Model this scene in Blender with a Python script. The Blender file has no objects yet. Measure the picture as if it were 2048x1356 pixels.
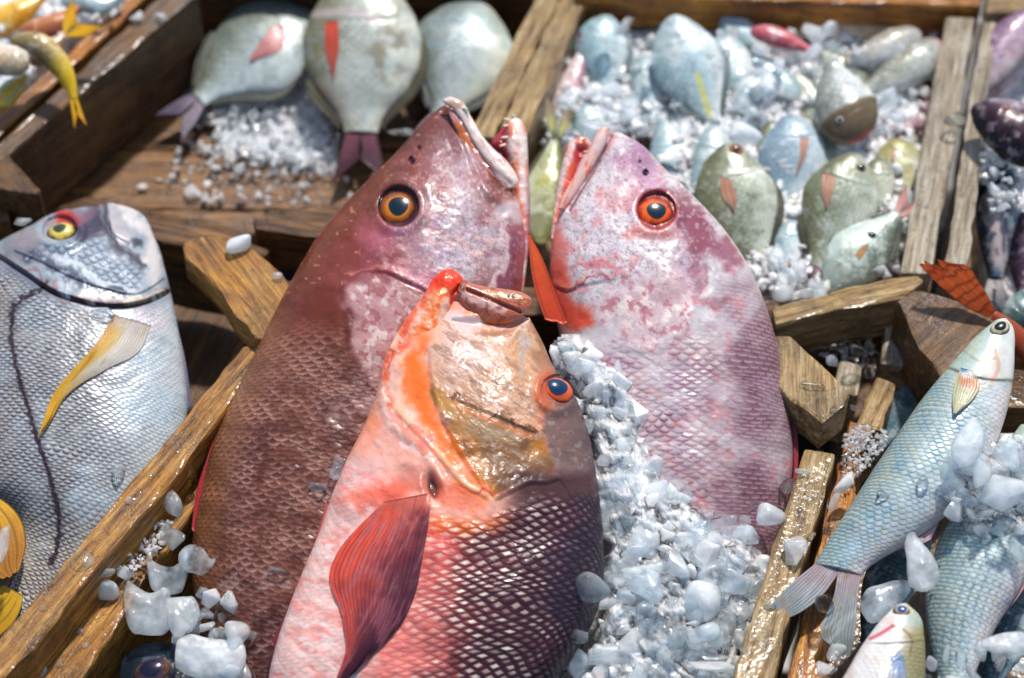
import bpy, bmesh, math, random
import numpy as np
from mathutils import Vector, Matrix, kdtree
random.seed(7); RNG = np.random.default_rng(7)
SC = bpy.context.scene
COL = SC.collection
# ------------------------------------------------------------------ camera
PITCH = math.radians(50); AIM = np.array([0, 0, .13]); DIST = 2.35; LENS = 85.0
CX = np.array([1, 0, 0.]); CY = np.array([0, math.sin(PITCH), math.cos(PITCH)]); CZ = np.array([0, -math.cos(PITCH), math.sin(PITCH)])
CAM = AIM + DIST * CZ
cd = bpy.data.cameras.new('camera'); cam = bpy.data.objects.new('camera', cd); COL.objects.link(cam); SC.camera = cam
cam.location = CAM; cam.rotation_euler = (math.pi / 2 - PITCH, 0, 0)
cd.lens = LENS; cd.sensor_width = 36; cd.sensor_fit = 'HORIZONTAL'; cd.clip_start = .05; cd.clip_end = 60
cd.dof.use_dof = True; cd.dof.focus_distance = 2.19; cd.dof.aperture_fstop = 2.6; cd.dof.aperture_blades = 9
K = 36 / LENS / 2048
PXM = DIST * K                                   # metres per photo pixel at the aim distance

def rays(P):
    P = np.atleast_2d(np.asarray(P, float))
    return (P[:, :1] - 1024) * K * CX - (P[:, 1:2] - 678) * K * CY - CZ

class Plane:
    """plane of a lying fish: through a point, with an upward normal tipped towards the viewer / sideways"""
    def __init__(s, px, py, z, tilt=0, roll=0):
        t, r = math.radians(tilt), math.radians(roll)
        s.n = np.array([math.sin(r) * math.cos(t), -math.sin(t), math.cos(t) * math.cos(r)]); s.n /= np.linalg.norm(s.n)
        d = rays([(px, py)])[0]; s.o = CAM + d * (z - CAM[2]) / d[2]
    def hit(s, P, h=0.0):
        d = rays(P); k = ((s.o - CAM) @ s.n + h) / (d @ s.n)
        return CAM + d * np.reshape(k, (-1, 1))
    def lift(s, h):
        q = Plane.__new__(Plane); q.n = s.n; q.o = s.o + s.n * h; return q

def ground_pt(px, py, z):
    return Plane(px, py, z).o

def project(V):
    D = V - CAM; w = -(D @ CZ)
    return np.stack([1024 + (D @ CX) / w / K, 678 - (D @ CY) / w / K], 1)

# ------------------------------------------------------------------ numeric helpers
def ss(a, b, x):
    t = np.clip((x - a) / (b - a), 0, 1); return t * t * (3 - 2 * t)

def vnoise(x, y, seed):
    ix = np.floor(x).astype(np.int64); iy = np.floor(y).astype(np.int64); fx = x - ix; fy = y - iy
    def h(i, j):
        q = (i * 374761393 + j * 668265263 + seed * 974634211) & 0xffffffff
        q = ((q ^ (q >> 13)) * 1274126177) & 0xffffffff; q = ((q ^ (q >> 15)) * 2246822519) & 0xffffffff
        return ((q ^ (q >> 16)) & 0xffffff) / 16777215.0
    fx = fx * fx * (3 - 2 * fx); fy = fy * fy * (3 - 2 * fy)
    return (h(ix, iy) * (1 - fx) + h(ix + 1, iy) * fx) * (1 - fy) + (h(ix, iy + 1) * (1 - fx) + h(ix + 1, iy + 1) * fx) * fy

def fbm(P, scale, octv=4, seed=0, sx=1, sy=1):
    x = P[:, 0] / scale / sx; y = P[:, 1] / scale / sy; r = 0; a = 1; t = 0
    for o in range(octv):
        r = r + a * vnoise(x, y, seed * 17 + o); t += a; a *= .55; x = x * 2.03 + 11.3; y = y * 2.03 + 5.7
    return (r / t - .5) * 3.9                     # about -1..1

def rot(P, deg):
    c, s = math.cos(math.radians(deg)), math.sin(math.radians(deg))
    return np.stack([P[:, 0] * c + P[:, 1] * s, -P[:, 0] * s + P[:, 1] * c], 1)

def spline(pts, n):
    pts = np.asarray(pts, float)
    d = np.r_[0, np.cumsum(np.linalg.norm(np.diff(pts[:, :2], axis=0), axis=1) + 1e-6)]
    return interp(d, pts, np.linspace(0, d[-1], n))

def interp(d, Y, t):
    """C1 (finite difference) cubic through the rows of Y"""
    Y = np.asarray(Y, float); m = np.gradient(Y, d, axis=0) if len(d) > 2 else np.repeat((Y[1:] - Y[:1]) / (d[1] - d[0]), 2, 0)
    i = np.clip(np.searchsorted(d, t, side='right') - 1, 0, len(d) - 2); h = (d[i + 1] - d[i]); x = ((t - d[i]) / h)
    if Y.ndim > 1: x = x[:, None]; h = h[:, None]
    return (2 * x**3 - 3 * x**2 + 1) * Y[i] + (x**3 - 2 * x**2 + x) * h * m[i] + (-2 * x**3 + 3 * x**2) * Y[i + 1] + (x**3 - x**2) * h * m[i + 1]

def dist_line(P, pts, smooth=True):
    """distance to a polyline, side (+1 right of travel in photo space), position along 0..1"""
    pts = spline(pts, max(12, len(pts) * 5)) if smooth and len(pts) > 2 else np.asarray(pts, float)
    best = np.full(len(P), 1e9); side = np.ones(len(P)); al = np.zeros(len(P)); n = len(pts) - 1
    for i in range(n):
        a, b = pts[i], pts[i + 1]; ab = b - a; L = ab @ ab + 1e-9
        t = np.clip(((P - a) @ ab) / L, 0, 1); q = P - (a + t[:, None] * ab); d = np.hypot(q[:, 0], q[:, 1])
        m = d < best; best = np.where(m, d, best)
        side = np.where(m, np.sign(ab[0] * (P[:, 1] - a[1]) - ab[1] * (P[:, 0] - a[0]) + 1e-9), side); al = np.where(m, (i + t) / n, al)
    return best, side * ss(0, .07, al) * ss(1, .93, al), al

def stroke(P, pts, w, soft=.6):
    d, _, _ = dist_line(P, pts); return 1 - ss(w * (1 - soft), w * (1 + soft), d)

def blob(P, cx, cy, rx, ry, deg=0, soft=.35):
    q = rot(P - np.array([cx, cy]), deg); return 1 - ss(1 - soft, 1 + soft, np.hypot(q[:, 0] / rx, q[:, 1] / ry))

def area(P, poly, soft=8):
    poly = np.asarray(poly, float); pts = np.vstack([poly, poly[:1]])
    d, _, _ = dist_line(P, pts, False); ins = np.zeros(len(P), bool); x, y = P[:, 0], P[:, 1]
    for i in range(len(poly)):
        (x0, y0), (x1, y1) = pts[i], pts[i + 1]
        if y0 != y1:
            ins ^= ((y0 > y) != (y1 > y)) & (x < (x1 - x0) * (y - y0) / (y1 - y0) + x0)
    return ss(-soft, soft, np.where(ins, d, -d))

def mix(c, rgb, m):
    rgb = np.asarray(rgb, float)
    if rgb.ndim == 1: rgb = rgb[None] / 255.0
    return c * (1 - m[:, None]) + rgb * m[:, None]

def lin(c):
    c = np.clip(c, 0, 1); return np.where(c <= .04045, c / 12.92, ((c + .055) / 1.055) ** 2.4)
def L(*rgb): return tuple(lin(np.array(rgb) / 255.0)) + (1,)

def scales(s, v, ps, pv, rs=1.75, rv=.66):
    """overlapping fish scales: normalised distance from each scale's middle (1 = its free edge), fore-aft position, id"""
    s, v = s + ps * 1.0 * (vnoise(s / ps / 5, v / pv / 4, 61) - .5) * 2, v + pv * .4 * (vnoise(s / ps / 6 + 9, v / pv / 3, 62) - .5) * 2; k0 = np.floor(s / ps).astype(int); d = np.full(len(s), -1.0); q = np.zeros(len(s)); lat = np.zeros(len(s)); idn = np.zeros(len(s))
    R = rs * ps; W = rv * pv
    for off in (-3, -2, -1, 0, 1):
        k = k0 + off; sc = k * ps; sh = (k & 1) * .5; j = np.round(v / pv - sh); vc = (j + sh) * pv
        jit = (vnoise(k * 3.7 + .5, j * 5.1 + .5, 5) - .5) * .55
        ds = (s - sc) / R + jit * .15; dv = (v - vc) / W; r = np.hypot(np.maximum(ds, 0), dv)
        ok = (d < 0) & (r < 1) & (ds < 1)
        d = np.where(ok, r, d); q = np.where(ok, ds, q); lat = np.where(ok, dv, lat); idn = np.where(ok, vnoise(k * 1.7 + .3, j * 2.3 + .7, 9), idn)
    d = np.where(d < 0, .5, d); return d, q, lat, idn

# ------------------------------------------------------------------ object helpers
def thing(name, label, cat, loc, group=None):
    o = bpy.data.objects.new(name, None); COL.objects.link(o); o.location = loc; o.empty_display_size = .02
    o['label'] = label; o['category'] = cat
    if group: o['group'] = group
    return o

def obj(name, me, mat, parent=None, label=None):
    o = bpy.data.objects.new(name, me); COL.objects.link(o)
    if mat: me.materials.append(mat)
    if parent is not None: o.parent = parent
    if label: o['label'] = label
    return o

def top_of(o):
    while o.parent is not None: o = o.parent
    return o

def mesh(name, V, F, C=None, smooth=True, base=None):
    V = np.asarray(V, float)
    if base is not None: V = V - np.asarray(base)
    F = np.asarray(F, np.int32); me = bpy.data.meshes.new(name); n = F.shape[1]
    me.vertices.add(len(V)); me.vertices.foreach_set('co', V.astype(np.float32).ravel())
    me.loops.add(F.size); me.loops.foreach_set('vertex_index', F.ravel())
    me.polygons.add(len(F)); me.polygons.foreach_set('loop_start', np.arange(0, F.size, n, dtype=np.int32))
    me.update(calc_edges=True); me.validate()
    me.polygons.foreach_set('use_smooth', np.full(len(me.polygons), smooth))
    if C is not None and len(me.vertices) == len(V):
        at = me.color_attributes.new('Col', 'FLOAT_COLOR', 'POINT')
        at.data.foreach_set('color', np.c_[lin(C), np.ones(len(V))].astype(np.float32).ravel())
    return me

def grid_faces(nu, nv, wrap):
    i = np.arange(nu - 1)[:, None]; j = np.arange(nv if wrap else nv - 1)[None]; k = (j + 1) % nv
    return np.stack([i * nv + j, (i + 1) * nv + j, (i + 1) * nv + k, i * nv + k], -1).reshape(-1, 4)

# ------------------------------------------------------------------ materials
def nodes(name):
    m = bpy.data.materials.new(name); m.use_nodes = True; nt = m.node_tree; nt.nodes.clear()
    def N(t, **kw):
        n = nt.nodes.new(t)
        for k, v in kw.items():
            if k.startswith('i_'): n.inputs[k[2:].replace('_', ' ')].default_value = v
            else: setattr(n, k, v)
        return n
    return m, N, nt.links.new

def ramp(N, pts):
    r = N('ShaderNodeValToRGB'); e = r.color_ramp.elements
    while len(e) < len(pts): e.new(.5)
    for el, (p, c) in zip(e, pts): el.position = p; el.color = c if len(c) == 4 else (*c, 1)
    return r

def skin_mat(name, rough=.32, coat=.5, metal=0.0, bump=.25, scale=420, spec=.5, bd=.0012, vary=.12, sss=0.0):
    m, N, J = nodes(name)
    at = N('ShaderNodeAttribute', attribute_name='Col'); tc = N('ShaderNodeTexCoord')
    n1 = N('ShaderNodeTexNoise', i_Scale=scale, i_Detail=3.0); n2 = N('ShaderNodeTexNoise', i_Scale=90.0, i_Detail=4.0)
    J(tc.outputs['Object'], n1.inputs['Vector']); J(tc.outputs['Object'], n2.inputs['Vector'])
    hs = N('ShaderNodeHueSaturation'); mr = N('ShaderNodeMapRange'); mr.inputs['To Min'].default_value = 1 - vary; mr.inputs['To Max'].default_value = 1 + vary
    J(n2.outputs['Fac'], mr.inputs['Value']); J(mr.outputs['Result'], hs.inputs['Value']); J(at.outputs['Color'], hs.inputs['Color'])
    p = N('ShaderNodeBsdfPrincipled'); J(hs.outputs['Color'], p.inputs['Base Color'])
    rr = N('ShaderNodeMapRange'); rr.inputs['To Min'].default_value = rough * .6; rr.inputs['To Max'].default_value = rough * 1.5
    J(n2.outputs['Fac'], rr.inputs['Value']); J(rr.outputs['Result'], p.inputs['Roughness'])
    p.inputs['Metallic'].default_value = metal; p.inputs['Specular IOR Level'].default_value = spec
    p.inputs['Coat Weight'].default_value = coat; p.inputs['Coat Roughness'].default_value = .09; p.inputs['Coat IOR'].default_value = 1.36
    if sss: p.inputs['Subsurface Weight'].default_value = sss; p.inputs['Subsurface Radius'].default_value = (.006, .003, .002); p.inputs['Subsurface Scale'].default_value = 1
    b = N('ShaderNodeBump', i_Strength=bump, i_Distance=bd); J(n1.outputs['Fac'], b.inputs['Height']); J(b.outputs['Normal'], p.inputs['Normal'])
    b2 = N('ShaderNodeBump', i_Strength=.2, i_Distance=.002); J(n2.outputs['Fac'], b2.inputs['Height']); J(b2.outputs['Normal'], p.inputs['Coat Normal'])
    o = N('ShaderNodeOutputMaterial'); J(p.outputs['BSDF'], o.inputs['Surface']); return m

SKIN = skin_mat('wet fish skin', rough=.30, coat=.16, bump=.12, sss=.05, spec=.25, vary=.2)
SILVER = skin_mat('wet silver fish skin', rough=.28, coat=.12, metal=.05, bump=.12, spec=.28, vary=.2)
FINM = skin_mat('wet fin membrane', rough=.32, coat=.15, bump=.2, spec=.3)
EYEM = skin_mat('glossy fish eye', rough=.2, coat=.45, bump=0, vary=.15, spec=.3)
def thin(m, through=.22, glow=.3):
    nt = m.node_tree; o = [n for n in nt.nodes if n.type == 'OUTPUT_MATERIAL'][0]; p = [n for n in nt.nodes if n.type == 'BSDF_PRINCIPLED'][0]; src = p.inputs['Base Color'].links[0].from_socket
    tr = nt.nodes.new('ShaderNodeBsdfTranslucent'); nt.links.new(src, tr.inputs['Color']); a = nt.nodes.new('ShaderNodeMixShader'); a.inputs[0].default_value = glow; nt.links.new(p.outputs[0], a.inputs[1]); nt.links.new(tr.outputs[0], a.inputs[2])
    tp = nt.nodes.new('ShaderNodeBsdfTransparent'); b = nt.nodes.new('ShaderNodeMixShader'); b.inputs[0].default_value = through; nt.links.new(a.outputs[0], b.inputs[1]); nt.links.new(tp.outputs[0], b.inputs[2]); nt.links.new(b.outputs[0], o.inputs['Surface'])
thin(FINM, .06, .12); FINP = skin_mat('thin see-through fin', rough=.32, coat=.15, bump=.2, spec=.3); thin(FINP, .24, .12)
FLESH = skin_mat('wet mouth flesh', rough=.25, coat=.7, bump=.3, sss=.15)
BONE = skin_mat('tooth enamel', rough=.3, coat=.3, bump=0)

def wood_mat(name, c0, c1, c2, wet=.5, grain=1.0, stain=.6):
    m, N, J = nodes(name)
    tc = N('ShaderNodeTexCoord'); oi = N('ShaderNodeObjectInfo'); ad = N('ShaderNodeVectorMath', operation='ADD')
    cv = N('ShaderNodeCombineXYZ'); ml = N('ShaderNodeMath', operation='MULTIPLY'); ml.inputs[1].default_value = 37.0
    J(oi.outputs['Random'], ml.inputs[0]); J(ml.outputs[0], cv.inputs['X']); J(ml.outputs[0], cv.inputs['Y'])
    J(tc.outputs['Object'], ad.inputs[0]); J(cv.outputs[0], ad.inputs[1])
    mp = N('ShaderNodeMapping'); mp.inputs['Scale'].default_value = (6, 70, 70); J(ad.outputs[0], mp.inputs['Vector'])
    g1 = N('ShaderNodeTexNoise', i_Scale=2.2, i_Detail=6.0, i_Roughness=.65, i_Distortion=.6); J(mp.outputs[0], g1.inputs['Vector'])
    mp2 = N('ShaderNodeMapping'); mp2.inputs['Scale'].default_value = (14, 260, 260); J(ad.outputs[0], mp2.inputs['Vector'])
    g2 = N('ShaderNodeTexNoise', i_Scale=2.0, i_Detail=4.0, i_Roughness=.7); J(mp2.outputs[0], g2.inputs['Vector'])
    st = N('ShaderNodeTexNoise', i_Scale=22.0, i_Detail=5.0, i_Roughness=.6); J(ad.outputs[0], st.inputs['Vector'])
    sp = N('ShaderNodeTexNoise', i_Scale=150.0, i_Detail=3.0); J(ad.outputs[0], sp.inputs['Vector'])
    r = ramp(N, [(.32, c0), (.5, c1), (.68, c2)]); J(g1.outputs['Fac'], r.inputs['Fac'])
    mx = N('ShaderNodeMix', data_type='RGBA', blend_type='MULTIPLY'); r2 = ramp(N, [(.35, (.35, .32, .28)), (.6, (1, 1, 1))]); J(g2.outputs['Fac'], r2.inputs['Fac'])
    mx.inputs['Factor'].default_value = .75; J(r.outputs['Color'], mx.inputs['A']); J(r2.outputs['Color'], mx.inputs['B'])
    mx2 = N('ShaderNodeMix', data_type='RGBA', blend_type='MULTIPLY'); r3 = ramp(N, [(.36, (.22, .2, .18)), (.56, (1, 1, 1))]); J(st.outputs['Fac'], r3.inputs['Fac'])
    mx2.inputs['Factor'].default_value = stain; J(mx.outputs['Result'], mx2.inputs['A']); J(r3.outputs['Color'], mx2.inputs['B'])
    mx3 = N('ShaderNodeMix', data_type='RGBA', blend_type='MULTIPLY'); r4 = ramp(N, [(.3, (.3, .27, .25)), (.42, (1, 1, 1))]); J(sp.outputs['Fac'], r4.inputs['Fac'])
    mx3.inputs['Factor'].default_value = .7; J(mx2.outputs['Result'], mx3.inputs['A']); J(r4.outputs['Color'], mx3.inputs['B'])
    p = N('ShaderNodeBsdfPrincipled'); J(mx3.outputs['Result'], p.inputs['Base Color'])
    rr = N('ShaderNodeMapRange'); rr.inputs['From Min'].default_value = .35; rr.inputs['From Max'].default_value = .65
    rr.inputs['To Min'].default_value = .16; rr.inputs['To Max'].default_value = .75 - .25 * wet; J(st.outputs['Fac'], rr.inputs['Value']); J(rr.outputs['Result'], p.inputs['Roughness'])
    p.inputs['Coat Weight'].default_value = wet * .55; p.inputs['Coat Roughness'].default_value = .12; p.inputs['Coat IOR'].default_value = 1.33
    sm = N('ShaderNodeMath', operation='ADD'); J(g1.outputs['Fac'], sm.inputs[0]); J(g2.outputs['Fac'], sm.inputs[1])
    b = N('ShaderNodeBump', i_Strength=.7 * grain, i_Distance=.003); J(sm.outputs[0], b.inputs['Height'])
    b2 = N('ShaderNodeBump', i_Strength=.4, i_Distance=.0015); J(sp.outputs['Fac'], b2.inputs['Height']); J(b.outputs['Normal'], b2.inputs['Normal']); J(b2.outputs['Normal'], p.inputs['Normal'])
    b3 = N('ShaderNodeBump', i_Strength=.25, i_Distance=.0015); J(sp.outputs['Fac'], b3.inputs['Height']); J(b3.outputs['Normal'], p.inputs['Coat Normal'])
    o = N('ShaderNodeOutputMaterial'); J(p.outputs['BSDF'], o.inputs['Surface']); return m

W_OCHRE = wood_mat('wet ochre crate wood', L(84, 46, 6), L(176, 116, 30), L(222, 170, 76), .35)
W_GREY = wood_mat('bleached grey crate wood', L(120, 100, 74), L(186, 168, 138), L(230, 222, 206), .4, 1.2, .45)
W_TAN = wood_mat('pale tan crate wood', L(110, 80, 40), L(186, 150, 92), L(222, 198, 150), .35, 1.3, .5)
W_BROWN = wood_mat('dark wet crate wood', L(50, 30, 10), L(112, 74, 30), L(156, 112, 56), .4)
W_FLOOR = wood_mat('soaked crate floor wood', L(60, 36, 8), L(130, 84, 28), L(176, 126, 58), .8, .6)
W_ORANGE = wood_mat('orange crate wood', L(104, 52, 4), L(184, 110, 14), L(226, 160, 50), .35)

def ice_mat(name, milk=.3, tint=(240, 247, 251), rough=.08, clear_through=.6, dev=.22, ior=1.22):
    m, N, J = nodes(name)
    tc = N('ShaderNodeTexCoord'); oi = N('ShaderNodeObjectInfo'); ge = N('ShaderNodeNewGeometry')
    n = N('ShaderNodeTexNoise', i_Scale=45.0, i_Detail=3.0, i_Roughness=.55); J(ge.outputs['Position'], n.inputs['Vector'])
    nb = N('ShaderNodeTexNoise', i_Scale=160.0, i_Detail=4.0); J(ge.outputs['Position'], nb.inputs['Vector'])
    bm = N('ShaderNodeBump', i_Strength=.35, i_Distance=.002); J(nb.outputs['Fac'], bm.inputs['Height'])
    gl = N('ShaderNodeBsdfRefraction', i_IOR=ior, i_Roughness=rough); gl.inputs['Color'].default_value = (.95, .985, 1, 1); J(bm.outputs['Normal'], gl.inputs['Normal'])
    tp = N('ShaderNodeBsdfTransparent'); tp.inputs['Color'].default_value = (.97, .99, 1, 1)
    cl = N('ShaderNodeMixShader'); cl.inputs[0].default_value = clear_through; J(gl.outputs[0], cl.inputs[1]); J(tp.outputs[0], cl.inputs[2])
    mk = N('ShaderNodeBsdfPrincipled'); mk.inputs['Base Color'].default_value = L(*tint); mk.inputs['Subsurface Weight'].default_value = 1; mk.inputs['Subsurface Radius'].default_value = (.010, .012, .014); mk.inputs['Subsurface Scale'].default_value = 1
    mk.inputs['Roughness'].default_value = .25; mk.inputs['Specular IOR Level'].default_value = .2
    mr = N('ShaderNodeMapRange'); mr.inputs['From Min'].default_value = .32; mr.inputs['From Max'].default_value = .68
    mr.inputs['To Min'].default_value = milk - dev; mr.inputs['To Max'].default_value = milk + dev; J(n.outputs['Fac'], mr.inputs['Value'])
    ro = N('ShaderNodeMapRange'); ro.inputs['To Min'].default_value = -.14; ro.inputs['To Max'].default_value = .14; J(oi.outputs['Random'], ro.inputs['Value'])
    sm = N('ShaderNodeMath', operation='ADD'); J(mr.outputs['Result'], sm.inputs[0]); J(ro.outputs['Result'], sm.inputs[1]); sm.use_clamp = True
    bd = N('ShaderNodeMixShader'); J(sm.outputs[0], bd.inputs[0]); J(cl.outputs[0], bd.inputs[1]); J(mk.outputs[0], bd.inputs[2])
    gs = N('ShaderNodeBsdfGlossy', i_Roughness=.06); J(bm.outputs['Normal'], gs.inputs['Normal'])
    fr = N('ShaderNodeFresnel', i_IOR=1.36); J(bm.outputs['Normal'], fr.inputs['Normal'])
    nbk = N('ShaderNodeMath', operation='SUBTRACT'); nbk.inputs[0].default_value = 1; J(ge.outputs['Backfacing'], nbk.inputs[1]); fk = N('ShaderNodeMath', operation='MULTIPLY'); J(fr.outputs[0], fk.inputs[0]); J(nbk.outputs[0], fk.inputs[1])
    fm = N('ShaderNodeMixShader'); J(fk.outputs[0], fm.inputs[0]); J(bd.outputs[0], fm.inputs[1]); J(gs.outputs[0], fm.inputs[2])
    o = N('ShaderNodeOutputMaterial'); J(fm.outputs[0], o.inputs['Surface']); return m
ICE = ice_mat('cloudy ice', .3, (232, 243, 249), clear_through=.86, dev=.2); ICE_CLEAR = ice_mat('clear ice', .08, (232, 243, 249), rough=.02, clear_through=.35, dev=.1, ior=1.3); ICE_MILK = ice_mat('milky ice', .46, (240, 246, 249), clear_through=.8, dev=.16)
ICE_BED = ice_mat('crushed ice', .82, (244, 249, 251), dev=.2, clear_through=.9)

def flat_mat(name, rgb, rough=.6):
    m, N, J = nodes(name); p = N('ShaderNodeBsdfPrincipled'); n = N('ShaderNodeTexNoise', i_Scale=30.0, i_Detail=5.0); tc = N('ShaderNodeTexCoord'); J(tc.outputs['Object'], n.inputs['Vector'])
    c = L(*rgb); r = ramp(N, [(.3, tuple(x * .55 for x in c[:3])), (.7, c)]); J(n.outputs['Fac'], r.inputs['Fac']); J(r.outputs['Color'], p.inputs['Base Color'])
    p.inputs['Roughness'].default_value = rough; o = N('ShaderNodeOutputMaterial'); J(p.outputs[0], o.inputs['Surface']); return m

# ------------------------------------------------------------------ lofted bodies
class Body: pass

def body(name, st, pl, parent, mat, nu=120, nv=60, thick=.5, tk=None, power=.62, disp=None, paint=None, back=.6, label=None, h=0.0):
    """a closed body lofted through (leftx, lefty, rightx, righty) stations lying in the plane pl"""
    st = np.asarray(st, float); C0 = (st[:, :2] + st[:, 2:4]) / 2
    d = np.r_[0, np.cumsum(np.linalg.norm(np.diff(C0, axis=0), axis=1) + 1e-3)]; t = np.linspace(0, d[-1], nu)
    S = interp(d, st, t); tk = np.ones(len(st)) if tk is None else np.asarray(tk, float); T = np.clip(np.interp(t, d, tk), 0, 3)
    T = np.convolve(np.pad(T, 4, 'edge'), np.ones(9) / 9, 'valid')
    nb = max(8, nv // 5); th = np.r_[np.linspace(0, math.pi, nv), np.linspace(math.pi, 2 * math.pi, nb + 2)[1:-1]]; nr = len(th)
    a = -np.cos(th); sn = np.sin(th); hz = np.sign(sn) * np.abs(sn) ** (2 * power) * np.where(sn < 0, back, 1)
    Lp, Rp = S[:, None, :2], S[:, None, 2:4]; P = (Lp + Rp) / 2 + (Rp - Lp) / 2 * a[None, :, None]
    Wm = np.linalg.norm(S[:, 2:4] - S[:, :2], axis=1) / 2 * PXM
    Wt = np.convolve(np.pad(Wm, 6, 'edge'), np.ones(13) / 13, 'valid'); Wt = np.minimum(Wt, Wm * 1.15)
    # end caps close to a point
    cap = np.ones(nu); cap[0] = cap[-1] = .02; Pc = P.mean(1, keepdims=True) if False else (Lp + Rp) / 2
    P = Pc + (P - Pc) * cap[:, None, None]
    H = (Wt * thick * T * cap)[:, None] * hz[None]
    V = pl.hit(P.reshape(-1, 2), 0) + pl.n * (H.reshape(-1, 1) + h)
    c = Body(); c.P = project(V); c.u = np.repeat(t / d[-1], nr); c.a = np.tile(a, nu); c.front = np.tile(sn, nu)
    c.s = np.repeat(t * PXM, nr); c.v = (Wm[:, None] * (1.15 * np.arcsin(np.clip(a, -1, 1)) / (math.pi / 2) * 1.12)[None]).ravel(); c.pl = pl; c.H = H.ravel() + h
    if disp is not None:
        dz = disp(c) * ss(-.05, .35, c.front); V = V + pl.n * dz[:, None]
    col = paint(c) if paint is not None else np.full((len(V), 3), .5)
    g_ = col.mean(1, keepdims=True); col = np.clip((g_ + (col - g_) * 1.2) * .95, 0, 1)
    root = top_of(parent) if parent is not None else None; base = np.array(root.location) if root is not None else None
    me = mesh(name, V, grid_faces(nu, nr, True), col, True, base)
    c.o = obj(name, me, mat, parent, label); c.V = V
    idx = np.where(c.front > -.01)[0]; step = max(1, len(idx) // 30000); idx = idx[::step]
    kd = kdtree.KDTree(len(idx))
    for k in idx: kd.insert((c.P[k, 0], c.P[k, 1], 0), int(k))
    kd.balance(); c.kd = kd
    return c

def body_h(b, P):
    """height of the body's surface above its plane under photo points"""
    out = np.empty(len(P))
    hh = (b.V - b.pl.o) @ b.pl.n
    for i, p in enumerate(P):
        k = b.kd.find_n((p[0], p[1], 0), 3); out[i] = sum(hh[x[1]] for x in k) / len(k)
    return out

def fin(name, A, B, b, parent, lift=(.002, .006), cols=((200, 90, 50), (150, 60, 40)), nu=40, nv=26, rays_n=14, mat=None, paint=None, thick=.0014, arch=0, edge=0.06, pl=None, h0=0.0, label=None):
    """a rayed fin between two side curves A and B (root -> tip), lying just over the body b or at height h0 over plane pl"""
    a_, b_ = spline(A, nu), spline(B, nu); w = np.linspace(0, 1, nv); P = (a_[:, None] * (1 - w)[None, :, None] + b_[:, None] * w[None, :, None])
    tt = np.repeat(np.linspace(0, 1, nu), nv); ww = np.tile(w, nu); P = P.reshape(-1, 2)
    ragged = (vnoise(ww * rays_n * 1.0 + .5, tt * 0 + 1.5, 3) - .5) * edge * (tt > .5) * (tt - .5) * 2
    P = P + np.repeat(a_[-1:] - a_[:1], len(P), 0) * ragged[:, None]
    pl = pl or b.pl
    hb = body_h(b, P) if b is not None else np.full(len(P), h0)
    if b is not None:
        g = hb.reshape(nu, nv)
        for _ in range(6):
            q = np.pad(g, 1, 'edge'); g = (q[:-2, 1:-1] + q[2:, 1:-1] + q[1:-1, :-2] + q[1:-1, 2:] + g * 2) / 6
        hb = g.ravel()
    ridge = np.abs(np.sin(ww * math.pi * rays_n)) * .0006 * (1 - .3 * tt)
    hh = hb + lift[0] + (lift[1] - lift[0]) * tt + ridge + arch * np.sin(ww * math.pi) * tt
    V = pl.hit(P, hh); V2 = V - pl.n * thick
    c = Body(); c.P, c.t, c.w = P, tt, ww
    if paint: C = paint(c)
    else:
        C = np.repeat(np.array(cols[0], float)[None] / 255, len(P), 0); C = mix(C, cols[1], ss(.1, .95, tt + .12 * fbm(P, 30, 3, 4)))
        C = mix(C, np.array(cols[1]) * .55, (np.abs(np.sin(ww * math.pi * rays_n)) < .3) * .45 * ss(0, .2, tt))
    F = grid_faces(nu, nv, False); n = len(V); per = np.r_[np.arange(nv), np.arange(1, nu) * nv + nv - 1, (nu - 1) * nv + np.arange(nv - 2, -1, -1), np.arange(nu - 2, 0, -1) * nv]
    nx = np.roll(per, -1); side = np.stack([per, nx, nx + n, per + n], 1)
    root = top_of(parent)
    me = mesh(name, np.vstack([V, V2]), np.vstack([F, F[:, ::-1] + n, side[:, ::-1]]), np.vstack([C, C]), True, np.array(root.location))
    return obj(name, me, mat or FINM, parent, label)

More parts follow.
